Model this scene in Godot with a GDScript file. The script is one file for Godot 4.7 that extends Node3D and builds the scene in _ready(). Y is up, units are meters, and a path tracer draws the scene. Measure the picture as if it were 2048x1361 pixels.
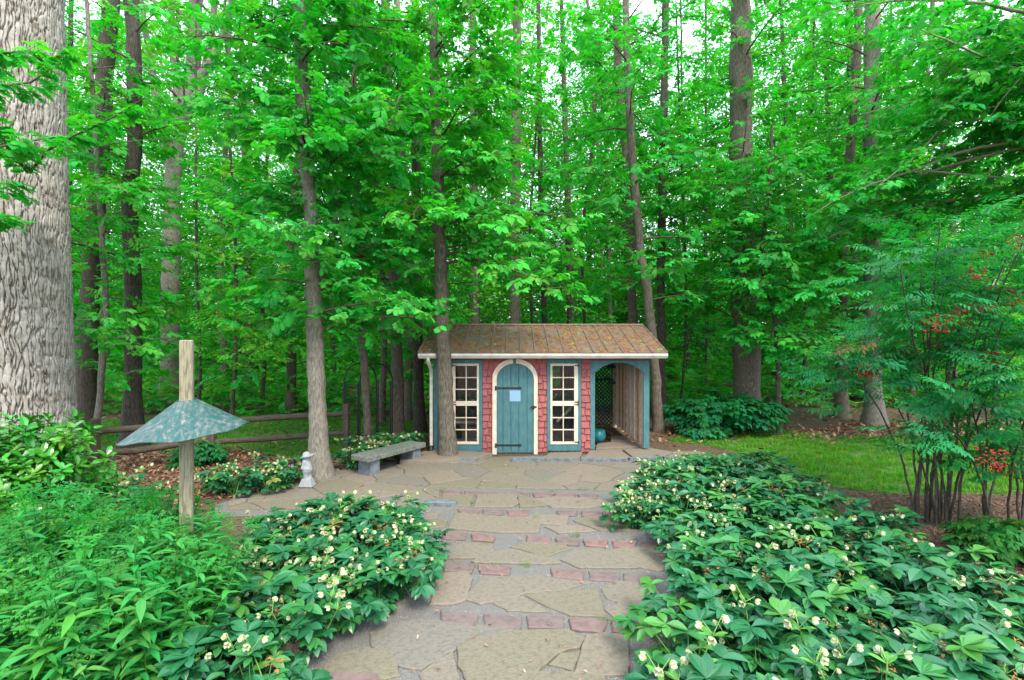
extends Node3D
# A small red and teal garden shed at the end of a flagstone path, in front of dense green woods.
# Camera model: level, at EYE metres above the ground; a photograph pixel (2048 wide) gives a direction, the ground gives the distance.
const FOCAL := 1000.0
const MID_X := 1024.0
const MID_Y := 680.5
const EYE := 2.2
var counts := {}
var rng := RandomNumberGenerator.new()
var mats := {}
var shapes := {}

func ray_at(x: float, y: float, d: float) -> Vector3:
	return Vector3((x - MID_X) * d / FOCAL, EYE - (y - MID_Y) * d / FOCAL, -d)

func ground_at(x: float, y: float, h := 0.0) -> Vector3:
	var d := (EYE - h) * FOCAL / (y - MID_Y)
	return Vector3((x - MID_X) * d / FOCAL, h, -d)

func lin(r: float, g: float, b: float) -> Color:
	return Color(r, g, b).linear_to_srgb()

func rnd(a: float, b: float) -> float:
	return rng.randf_range(a, b)

# ---------------------------------------------------------------- scene bookkeeping
func numbered(parent: Node, called: String) -> String:
	var key := str(parent.get_instance_id()) + called
	counts[key] = counts.get(key, -1) + 1
	return called if counts[key] == 0 else "%s_%03d" % [called, counts[key]]

func put(o: Node3D, called: String, parent: Node) -> Node3D:
	o.name = numbered(parent, called)
	parent.add_child(o)
	return o

func tag(o: Node, label: String, category: String, group := "", kind := "") -> Node:
	if label: o.set_meta("label", label)
	if category: o.set_meta("category", category)
	if group: o.set_meta("group", group)
	if kind: o.set_meta("kind", kind)
	return o

func thing(called: String, label: String, category: String, at := Vector3.ZERO, group := "") -> Node3D:
	var o := put(Node3D.new(), called, self)
	o.position = at
	tag(o, label, category, group)
	return o

func part(called: String, mesh: Mesh, mat: Material, parent: Node, at := Vector3.ZERO, turn := 0.0) -> MeshInstance3D:
	var o := MeshInstance3D.new()
	o.mesh = mesh
	o.material_override = mat
	put(o, called, parent)
	o.position = at
	o.rotation.y = turn
	return o

func structure(called: String, mesh: Mesh, mat: Material, label := "", category := "") -> MeshInstance3D:
	var o := part(called, mesh, mat, self)
	return tag(o, label, category, "", "structure")

func scatter(called: String, mesh: Mesh, mat: Material, xs: Array, cs: PackedColorArray, parent: Node) -> MultiMeshInstance3D:
	var mm := MultiMesh.new()
	mm.transform_format = MultiMesh.TRANSFORM_3D
	mm.use_colors = cs.size() > 0
	mm.mesh = mesh
	mm.instance_count = xs.size()
	for i in xs.size():
		mm.set_instance_transform(i, xs[i])
		if cs.size() > 0: mm.set_instance_color(i, cs[i])
	var o := MultiMeshInstance3D.new()
	o.multimesh = mm
	o.material_override = mat
	put(o, called, parent)
	o.set_meta("kind", "stuff")
	return o

# ---------------------------------------------------------------- mesh building
class Buf:
	var v := PackedVector3Array()
	var n := PackedVector3Array()
	var c := PackedColorArray()
	var ix := PackedInt32Array()
	var col := Color.WHITE
	var colored := false

	func tri(a: Vector3, b: Vector3, d: Vector3, out := Vector3.ZERO) -> void:
		var m := (d - a).cross(b - a).normalized()
		if out != Vector3.ZERO and m.dot(out) < 0:
			var k := b
			b = d
			d = k
			m = -m
		var s := v.size()
		v.append(a); v.append(b); v.append(d)
		n.append(m); n.append(m); n.append(m)
		c.append(col); c.append(col); c.append(col)
		ix.append(s); ix.append(s + 1); ix.append(s + 2)

	func quad(a: Vector3, b: Vector3, d: Vector3, e: Vector3, out := Vector3.ZERO) -> void:
		tri(a, b, d, out)
		tri(a, d, e, out)

	func box(mid: Vector3, size: Vector3, bevel := 0.0, turn := Basis.IDENTITY) -> void:
		var h := size / 2
		var b := minf(bevel, minf(h.x, minf(h.y, h.z)) * 0.6)
		var p := func(x: float, y: float, z: float) -> Vector3: return mid + turn * Vector3(x, y, z)
		for ax in 3:
			for s in [-1.0, 1.0]:
				var u := (ax + 1) % 3
				var w := (ax + 2) % 3
				var f := []
				for k in [[-1, -1], [1, -1], [1, 1], [-1, 1]]:
					var q := Vector3.ZERO
					q[ax] = s * h[ax]
					q[u] = k[0] * (h[u] - b)
					q[w] = k[1] * (h[w] - b)
					f.append(mid + turn * q)
				var o := Vector3.ZERO
				o[ax] = s
				quad(f[0], f[1], f[2], f[3], turn * o)
		if b <= 0: return
		for ax in 3:
			var u := (ax + 1) % 3
			var w := (ax + 2) % 3
			for k in [[-1, -1], [1, -1], [1, 1], [-1, 1]]:
				var f := []
				for e in [[-1, 0], [1, 0], [1, 1], [-1, 1]]:
					var q := Vector3.ZERO
					q[ax] = e[0] * (h[ax] - b)
					q[u] = k[0] * (h[u] - (b if e[1] == 0 else 0.0))
					q[w] = k[1] * (h[w] - (0.0 if e[1] == 0 else b))
					f.append(mid + turn * q)
				var o := Vector3.ZERO
				o[u] = k[0]
				o[w] = k[1]
				quad(f[0], f[1], f[2], f[3], turn * o)
		for i in 8:
			var s := Vector3(1 if i & 1 else -1, 1 if i & 2 else -1, 1 if i & 4 else -1)
			tri(p.call(s.x * h.x, s.y * (h.y - b), s.z * (h.z - b)), p.call(s.x * (h.x - b), s.y * h.y, s.z * (h.z - b)), p.call(s.x * (h.x - b), s.y * (h.y - b), s.z * h.z), turn * s)

	func tube(pts: PackedVector3Array, rad: PackedFloat32Array, sides: int, cap := true, wob := 0.0, nz: FastNoiseLite = null) -> void:
		var s := v.size()
		var u := Vector3.RIGHT
		var last := pts.size() - 1
		for k in pts.size():
			var t := (pts[mini(k + 1, last)] - pts[maxi(k - 1, 0)]).normalized()
			if k == 0: u = t.cross(Vector3(0.13, 0.2, 0.97) if absf(t.z) < 0.8 else Vector3(1, 0.1, 0)).normalized()
			u = (u - t * u.dot(t)).normalized()
			var w := t.cross(u)
			for j in sides:
				var a := TAU * j / sides
				var dir := u * cos(a) + w * sin(a)
				var r := rad[k]
				var q := pts[k] + dir * r
				if nz: q += dir * r * wob * nz.get_noise_3dv(q * Vector3(1, 0.5, 1))
				v.append(q)
				n.append(dir)
				c.append(col)
		for k in last:
			for j in sides:
				var a := s + k * sides + j
				var e := s + k * sides + (j + 1) % sides
				ix.append_array(PackedInt32Array([a, a + sides, e, e, a + sides, e + sides]))
		if cap:
			for k in [0, last]:
				var t := (pts[1] - pts[0]).normalized() * -1.0 if k == 0 else (pts[last] - pts[last - 1]).normalized()
				for j in range(1, sides - 1):
					tri(v[s + k * sides], v[s + k * sides + j], v[s + k * sides + j + 1], t)

	# polygon in the local xy plane, drawn out along local z from 0 to h with its upper edge rounded off
	func prism(poly: PackedVector2Array, xf: Transform3D, h: float, bevel := 0.0, bottom := false) -> void:
		if Geometry2D.is_polygon_clockwise(poly):
			poly = poly.duplicate()
			poly.reverse()
		var m := poly.size()
		var inn := PackedVector2Array()
		for i in m:
			var a := (poly[i] - poly[(i + m - 1) % m]).normalized()
			var b := (poly[(i + 1) % m] - poly[i]).normalized()
			var o := (a + b).normalized()
			inn.append(poly[i] + Vector2(-o.y, o.x) * bevel)
		var ids := Geometry2D.triangulate_polygon(inn)
		if ids.is_empty():
			inn = poly
			bevel = 0.0
			ids = Geometry2D.triangulate_polygon(poly)
		if ids.is_empty():
			poly = Geometry2D.convex_hull(poly)
			poly.remove_at(poly.size() - 1)
			if Geometry2D.is_polygon_clockwise(poly): poly.reverse()
			m = poly.size()
			inn = poly
			ids = Geometry2D.triangulate_polygon(poly)
		for i in range(0, ids.size(), 3):
			tri(xf * Vector3(inn[ids[i]].x, inn[ids[i]].y, h), xf * Vector3(inn[ids[i + 1]].x, inn[ids[i + 1]].y, h), xf * Vector3(inn[ids[i + 2]].x, inn[ids[i + 2]].y, h), xf.basis.z)
			if bottom: tri(xf * Vector3(poly[ids[i]].x, poly[ids[i]].y, 0), xf * Vector3(poly[ids[i + 1]].x, poly[ids[i + 1]].y, 0), xf * Vector3(poly[ids[i + 2]].x, poly[ids[i + 2]].y, 0), -xf.basis.z)
		for i in m:
			var j := (i + 1) % m
			var e := poly[j] - poly[i]
			var o := xf.basis * Vector3(e.y, -e.x, 0)
			if bevel > 0:
				quad(xf * Vector3(inn[i].x, inn[i].y, h), xf * Vector3(inn[j].x, inn[j].y, h), xf * Vector3(poly[j].x, poly[j].y, h - bevel), xf * Vector3(poly[i].x, poly[i].y, h - bevel), o.normalized() + xf.basis.z)
			quad(xf * Vector3(poly[i].x, poly[i].y, h - bevel), xf * Vector3(poly[j].x, poly[j].y, h - bevel), xf * Vector3(poly[j].x, poly[j].y, 0), xf * Vector3(poly[i].x, poly[i].y, 0), o)

	# a leaf blade: outline = pairs (share of length, half width as share of length)
	func leaf(at: Vector3, dir: Vector3, up: Vector3, length: float, outline: Array, fold := 0.15, droop := 0.2, wide := 1.0) -> void:
		dir = dir.normalized()
		var side := dir.cross(up).normalized()
		var nn := side.cross(dir).normalized()
		var pm := at
		var pl := at
		var pr := at
		var first := true
		for o in outline:
			var t: float = o[0]
			var w: float = o[1] * length * wide
			var m := at + dir * (t * length) - nn * (droop * t * t * length)
			var l := m + side * w + nn * (fold * w)
			var r := m - side * w + nn * (fold * w)
			if not first:
				if w < 1e-5:
					tri(pm, pl, m, nn)
					tri(pm, m, pr, nn)
				elif pl.distance_squared_to(pm) < 1e-9:
					tri(pm, l, m, nn)
					tri(pm, m, r, nn)
				else:
					quad(pm, pl, l, m, nn)
					quad(pm, m, r, pr, nn)
			first = false
			pm = m
			pl = l
			pr = r

	func smooth() -> void:
		for k in n.size(): n[k] = Vector3.ZERO
		for i in range(0, ix.size(), 3):
			var a := ix[i]
			var b := ix[i + 1]
			var d := ix[i + 2]
			var m := (v[d] - v[a]).cross(v[b] - v[a])
			n[a] += m
			n[b] += m
			n[d] += m
		for k in n.size(): n[k] = n[k].normalized()

	func mesh() -> ArrayMesh:
		var a := []
		a.resize(Mesh.ARRAY_MAX)
		a[Mesh.ARRAY_VERTEX] = v
		a[Mesh.ARRAY_NORMAL] = n
		if colored: a[Mesh.ARRAY_COLOR] = c
		a[Mesh.ARRAY_INDEX] = ix
		var m := ArrayMesh.new()
		m.add_surface_from_arrays(Mesh.PRIMITIVE_TRIANGLES, a)
		return m

func box_mesh(size: Vector3, bevel := 0.004, mid := Vector3.ZERO, turn := Basis.IDENTITY) -> ArrayMesh:
	var b := Buf.new()
	b.box(mid, size, bevel, turn)
	return b.mesh()

# lays a polygon out on the ground: local x = east, local y = away from the camera, local z = up
func flat_frame(at: Vector3) -> Transform3D:
	return Transform3D(Basis(Vector3.RIGHT, Vector3.FORWARD, Vector3.UP), at)

func rough_edge(poly: PackedVector2Array, step: float, amp: float) -> PackedVector2Array:
	var keep := PackedVector2Array()
	for p in poly:
		if keep.is_empty() or (p.distance_to(keep[-1]) > amp * 3 and p.distance_to(keep[0]) > amp * 3): keep.append(p)
	if keep.size() > 2: poly = keep
	var out := PackedVector2Array()
	for i in poly.size():
		var a := poly[i]
		var b := poly[(i + 1) % poly.size()]
		var k := maxi(1, int(a.distance_to(b) / step))
		for j in k:
			out.append(a.lerp(b, float(j) / k) + Vector2(rnd(-amp, amp), rnd(-amp, amp)))
	return out

# smooth body from a distance field: one vertex in each crossed cell, one quad round each crossed edge
func surface_net(field: Callable, lo: Vector3, hi: Vector3, cell: float) -> ArrayMesh:
	var nx := int((hi.x - lo.x) / cell) + 1
	var ny := int((hi.y - lo.y) / cell) + 1
	var nz := int((hi.z - lo.z) / cell) + 1
	var f := PackedFloat32Array()
	f.resize(nx * ny * nz)
	for k in nz:
		for j in ny:
			for i in nx:
				f[(k * ny + j) * nx + i] = field.call(lo + Vector3(i, j, k) * cell)
	var b := Buf.new()
	var id := {}
	for k in nz - 1:
		for j in ny - 1:
			for i in nx - 1:
				var s := Vector3.ZERO
				var m := 0
				for e in [[0, 0, 0, 1, 0, 0], [0, 1, 0, 1, 1, 0], [0, 0, 1, 1, 0, 1], [0, 1, 1, 1, 1, 1], [0, 0, 0, 0, 1, 0], [1, 0, 0, 1, 1, 0], [0, 0, 1, 0, 1, 1], [1, 0, 1, 1, 1, 1], [0, 0, 0, 0, 0, 1], [1, 0, 0, 1, 0, 1], [0, 1, 0, 0, 1, 1], [1, 1, 0, 1, 1, 1]]:
					var p := f[((k + e[2]) * ny + j + e[1]) * nx + i + e[0]]
					var q := f[((k + e[5]) * ny + j + e[4]) * nx + i + e[3]]
					if (p < 0) != (q < 0):
						s += Vector3(e[0], e[1], e[2]).lerp(Vector3(e[3], e[4], e[5]), p / (p - q))
						m += 1
				if m:
					id[(k * ny + j) * nx + i] = b.v.size()
					b.v.append(lo + (Vector3(i, j, k) + s / m) * cell)
					b.n.append(Vector3.UP)
					b.c.append(Color.WHITE)
	var step := [1, nx, nx * ny]
	for key in id:
		for ax in 3:
			var p: float = f[key]
			if key + step[ax] >= f.size(): continue
			var q: float = f[key + step[ax]]
			if (p < 0) == (q < 0): continue
			var u: int = step[(ax + 1) % 3]
			var w: int = step[(ax + 2) % 3]
			if not (id.has(key - u) and id.has(key - w) and id.has(key - u - w)): continue
			var r := [id[key], id[key - u], id[key - u - w], id[key - w]]
			if p < 0: b.ix.append_array(PackedInt32Array([r[0], r[3], r[2], r[0], r[2], r[1]]))
			else: b.ix.append_array(PackedInt32Array([r[0], r[1], r[2], r[0], r[2], r[3]]))
	b.smooth()
	return b.mesh()

func capsule(p: Vector3, a: Vector3, b: Vector3, ra: float, rb: float) -> float:
	var t := clampf((p - a).dot(b - a) / (b - a).length_squared(), 0, 1)
	return p.distance_to(a.lerp(b, t)) - lerpf(ra, rb, t)

func smin(a: float, b: float, k: float) -> float:
	var h := clampf(0.5 + 0.5 * (b - a) / k, 0, 1)
	return lerpf(b, a, h) - k * h * (1 - h)

# ---------------------------------------------------------------- materials
func noise(sd: int, freq: float, octaves := 4, kind := FastNoiseLite.TYPE_SIMPLEX_SMOOTH) -> FastNoiseLite:
	var f := FastNoiseLite.new()
	f.seed = sd
	f.frequency = freq
	f.noise_type = kind
	f.fractal_octaves = octaves
	f.fractal_gain = 0.64
	return f

func noise_tex(sd: int, freq: float, cols: Array, octaves := 5, side := 512, kind := FastNoiseLite.TYPE_SIMPLEX_SMOOTH) -> NoiseTexture2D:
	var t := NoiseTexture2D.new()
	t.width = side
	t.height = side
	t.seamless = true
	t.noise = noise(sd, freq, octaves, kind)
	if cols.size():
		var g := Gradient.new()
		var offs := PackedFloat32Array()
		var cc := PackedColorArray()
		for k in cols.size():
			offs.append(cols[k][0])
			cc.append(lin(cols[k][1], cols[k][2], cols[k][3]))
		g.offsets = offs
		g.colors = cc
		t.color_ramp = g
	return t

# mottled surface: cols = [[place, r, g, b] ...] in linear light; scale in repeats per metre
func surf(called: String, cols: Array, scale: Vector3, rough := 0.8, bump := 0.0, opt := {}) -> StandardMaterial3D:
	var m := StandardMaterial3D.new()
	m.roughness = rough
	m.uv1_triplanar = true
	m.uv1_world_triplanar = opt.get("world", false)
	m.uv1_scale = scale
	m.metallic_specular = opt.get("specular", 0.4)
	m.metallic = opt.get("metallic", 0.0)
	if cols.size() == 1: m.albedo_color = lin(cols[0][1], cols[0][2], cols[0][3])
	else: m.albedo_texture = noise_tex(called.hash() % 997, opt.get("freq", 0.012), cols, opt.get("octaves", 5), opt.get("side", 512), opt.get("kind", FastNoiseLite.TYPE_SIMPLEX_SMOOTH))
	if bump > 0:
		m.heightmap_enabled = true
		m.heightmap_texture = noise_tex(called.hash() % 991 + 3, opt.get("bump_freq", 0.04), [], 5, 512, opt.get("bump_kind", FastNoiseLite.TYPE_SIMPLEX_SMOOTH))
		m.heightmap_scale = bump
	if opt.get("tint", false): m.vertex_color_use_as_albedo = true
	mats[called] = m
	return m

func leafy(called: String, rough: float, through: float, c := Color.WHITE, specular := 0.4) -> StandardMaterial3D:
	var m := StandardMaterial3D.new()
	m.albedo_color = c
	m.vertex_color_use_as_albedo = true
	m.roughness = rough
	m.metallic_specular = specular
	m.cull_mode = BaseMaterial3D.CULL_DISABLED
	if through > 0:
		m.backlight_enabled = true
		m.backlight = Color(0.8, 1.0, 0.5) * through
	mats[called] = m
	return m

func make_materials() -> void:
	leafy("leaf", 0.5, 1.0, Color.WHITE, 0.28)
	leafy("glossy_leaf", 0.24, 0.5, Color.WHITE, 0.55)
	leafy("petal", 0.6, 0.5)
	leafy("plain_tint", 0.75, 0.0)
	surf("bark_dark", [[0.25, 0.032, 0.026, 0.02], [0.5, 0.062, 0.052, 0.04], [0.75, 0.105, 0.094, 0.075]], Vector3(2.4, 0.4, 2.4), 0.9, 0.9, {"bump_freq": 0.09, "freq": 0.03})
	surf("bark_brown", [[0.25, 0.062, 0.052, 0.038], [0.5, 0.118, 0.1, 0.075], [0.75, 0.19, 0.165, 0.128]], Vector3(2.4, 0.4, 2.4), 0.9, 0.9, {"bump_freq": 0.09, "freq": 0.03})
	surf("bark_pale", [[0.25, 0.1, 0.088, 0.068], [0.5, 0.175, 0.155, 0.125], [0.75, 0.26, 0.235, 0.195]], Vector3(2.4, 0.45, 2.4), 0.9, 0.8, {"bump_freq": 0.1, "freq": 0.03})
	surf("bark_oak", [[0.22, 0.145, 0.12, 0.092], [0.36, 0.255, 0.228, 0.192], [0.55, 0.35, 0.322, 0.282], [0.8, 0.44, 0.412, 0.37]], Vector3(1.4, 0.7, 1.4), 0.92, 0.25, {"bump_freq": 0.09, "octaves": 6})
	surf("twig", [[0, 0.09, 0.065, 0.045]], Vector3.ONE, 0.85)
	surf("pale_twig", [[0, 0.3, 0.26, 0.2]], Vector3.ONE, 0.85)
	surf("forest_soil", [[0.25, 0.05, 0.032, 0.022], [0.45, 0.11, 0.066, 0.045], [0.6, 0.17, 0.1, 0.07], [0.75, 0.05, 0.07, 0.025]], Vector3(0.55, 0.55, 0.55), 0.95, 2.5, {"world": true, "bump_freq": 0.1, "freq": 0.02, "side": 1024})
	surf("lawn_soil", [[0.3, 0.04, 0.12, 0.015], [0.5, 0.06, 0.17, 0.02], [0.68, 0.11, 0.12, 0.045]], Vector3(0.5, 0.5, 0.5), 0.95, 2.0, {"world": true, "freq": 0.02})
	surf("gravel", [[0.3, 0.115, 0.108, 0.098], [0.5, 0.185, 0.175, 0.16], [0.7, 0.27, 0.255, 0.235]], Vector3(1.6, 1.6, 1.6), 0.95, 1.0, {"world": true, "freq": 0.11, "bump_freq": 0.16})
	var stones := [[0.168, 0.146, 0.114], [0.158, 0.14, 0.098], [0.176, 0.15, 0.114], [0.154, 0.14, 0.117], [0.186, 0.155, 0.122]]
	for k in stones.size():
		var s: Array = stones[k]
		surf("flagstone_%d" % k, [[0.08, s[0] * 0.74, s[1] * 0.78, s[2] * 0.7], [0.4, s[0] * 0.98, s[1] * 0.98, s[2] * 0.97], [0.65, s[0] * 1.14, s[1] * 1.11, s[2] * 1.12], [0.95, s[0] * 0.94, s[1] * 0.98, s[2] * 0.84]], Vector3(0.8, 0.8, 0.8), 0.85, 0.55, {"world": true, "freq": 0.02, "bump_freq": 0.08, "octaves": 8, "side": 1024})
	surf("slate", [[0.3, 0.085, 0.106, 0.123], [0.6, 0.162, 0.183, 0.196]], Vector3(1, 1, 1), 0.7, 0.5, {"world": true, "freq": 0.02})
	for k in 3:
		var p: Array = [[0.175, 0.118, 0.106], [0.155, 0.115, 0.104], [0.19, 0.118, 0.102]][k]
		surf("paver_%d" % k, [[0.25, p[0] * 0.8, p[1] * 0.82, p[2] * 0.84], [0.5, p[0], p[1], p[2]], [0.75, p[0] * 1.12, p[1] * 1.14, p[2] * 1.14]], Vector3(1.4, 1.4, 1.4), 0.9, 0.3, {"world": true, "freq": 0.012, "bump_freq": 0.1, "octaves": 7})
	surf("teal", [[0.25, 0.047, 0.133, 0.149], [0.5, 0.056, 0.153, 0.167], [0.78, 0.072, 0.176, 0.184]], Vector3(1.2, 0.5, 1.2), 0.55, 0.12, {"freq": 0.015})
	surf("cream", [[0.25, 0.554, 0.462, 0.344], [0.5, 0.622, 0.529, 0.412], [0.75, 0.672, 0.588, 0.470]], Vector3(1, 0.6, 1), 0.6, 0.1, {"freq": 0.015})
	surf("gutter_white", [[0.25, 0.533, 0.482, 0.413], [0.6, 0.619, 0.585, 0.533]], Vector3(1, 1, 1), 0.4, 0.0, {"freq": 0.01})
	for k in 4:
		var q: float = [0.86, 1.0, 1.1, 0.94][k]
		surf("shingle_%d" % k, [[0.25, 0.235 * q, 0.07 * q, 0.068 * q], [0.5, 0.3 * q, 0.088 * q, 0.085 * q], [0.75, 0.36 * q, 0.112 * q, 0.105 * q]], Vector3(3, 0.9, 3), 0.8, 0.4, {"freq": 0.02})
	surf("roof_metal", [[0.2, 0.12, 0.076, 0.058], [0.5, 0.17, 0.112, 0.088], [0.8, 0.215, 0.15, 0.12]], Vector3(0.9, 0.9, 0.9), 0.45, 0.1, {"freq": 0.012, "octaves": 6})
	surf("weathered", [[0.2, 0.3, 0.2, 0.12], [0.45, 0.5, 0.37, 0.25], [0.65, 0.6, 0.5, 0.4], [0.82, 0.7, 0.68, 0.66]], Vector3(3, 0.5, 3), 0.85, 0.6, {"freq": 0.02})
	surf("pale_board", [[0.25, 0.42, 0.36, 0.3], [0.6, 0.62, 0.58, 0.52]], Vector3(3, 0.5, 3), 0.85, 0.3, {"freq": 0.02})
	surf("tan_board", [[0.25, 0.2, 0.13, 0.075], [0.6, 0.4, 0.27, 0.16]], Vector3(3, 0.5, 3), 0.85, 0.3, {"freq": 0.02})
	surf("lattice_green", [[0.3, 0.02, 0.05, 0.045], [0.7, 0.04, 0.085, 0.075]], Vector3(1, 1, 1), 0.7)
	surf("inside_wood", [[0.3, 0.12, 0.08, 0.05], [0.7, 0.24, 0.165, 0.11]], Vector3(2, 0.4, 2), 0.8)
	surf("dark_wood", [[0.25, 0.06, 0.046, 0.034], [0.5, 0.115, 0.086, 0.063], [0.8, 0.12, 0.12, 0.072]], Vector3(0.5, 3, 3), 0.9, 0.8, {"freq": 0.02})
	surf("post_wood", [[0.2, 0.14, 0.12, 0.08], [0.45, 0.25, 0.225, 0.15], [0.65, 0.33, 0.29, 0.2], [0.82, 0.16, 0.2, 0.1]], Vector3(5, 0.35, 5), 0.85, 0.7, {"freq": 0.02})
	surf("bench_stone", [[0.25, 0.085, 0.093, 0.083], [0.5, 0.14, 0.152, 0.138], [0.75, 0.175, 0.2, 0.155]], Vector3(1.2, 1.2, 1.2), 0.8, 0.6, {"freq": 0.025})
	surf("statue_stone", [[0.25, 0.198, 0.218, 0.224], [0.6, 0.304, 0.323, 0.330]], Vector3(3, 3, 3), 0.85, 0.2, {"freq": 0.03})
	surf("iron", [[0, 0.012, 0.012, 0.013]], Vector3.ONE, 0.45, 0.0, {"specular": 0.5})
	surf("rust_iron", [[0, 0.07, 0.03, 0.02]], Vector3.ONE, 0.7)
	surf("pot_glaze", [[0.3, 0.01, 0.12, 0.15], [0.7, 0.02, 0.2, 0.23]], Vector3(3, 3, 3), 0.18, 0.0, {"specular": 0.6})
	surf("notice", [[0.3, 0.2, 0.34, 0.5], [0.7, 0.26, 0.4, 0.55]], Vector3(9, 9, 9), 0.6, 0.0, {"freq": 0.03})
	surf("peeling_metal", [[0.2, 0.015, 0.056, 0.056], [0.42, 0.021, 0.079, 0.078], [0.56, 0.033, 0.099, 0.089], [0.63, 0.050, 0.092, 0.076], [0.66, 0.112, 0.076, 0.050], [0.7, 0.158, 0.149, 0.149], [0.9, 0.218, 0.211, 0.218]], Vector3(1.3, 0.6, 1.3), 0.5, 0.15, {"freq": 0.014, "octaves": 8, "side": 1024})
	surf("cobble", [[0.3, 0.3, 0.21, 0.16], [0.7, 0.42, 0.32, 0.25]], Vector3(3, 3, 3), 0.6, 0.0, {"freq": 0.02})
	var g := StandardMaterial3D.new()
	g.albedo_color = Color(0.15, 0.17, 0.2, 0.1)
	g.transparency = BaseMaterial3D.TRANSPARENCY_ALPHA
	g.roughness = 0.03
	g.metallic_specular = 0.6
	mats["glass"] = g

# ---------------------------------------------------------------- leaves and sprays
const OAK := [[0.0, 0.02], [0.1, 0.06], [0.2, 0.23], [0.29, 0.1], [0.44, 0.36], [0.54, 0.13], [0.68, 0.4], [0.76, 0.18], [0.88, 0.24], [1.0, 0.0]]
const BROAD := [[0.0, 0.0], [0.2, 0.2], [0.45, 0.29], [0.72, 0.2], [1.0, 0.0]]
const LANCE := [[0.0, 0.0], [0.3, 0.12], [0.6, 0.11], [1.0, 0.0]]
const OVAL := [[0.0, 0.0], [0.18, 0.13], [0.5, 0.24], [0.8, 0.2], [1.0, 0.0]]
const FINGER := [[0.0, 0.0], [0.15, 0.08], [0.35, 0.2], [0.55, 0.245], [0.75, 0.19], [0.9, 0.09], [1.0, 0.0]]
const SIMPLE := [[0.0, 0.0], [0.4, 0.27], [1.0, 0.0]]

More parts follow.
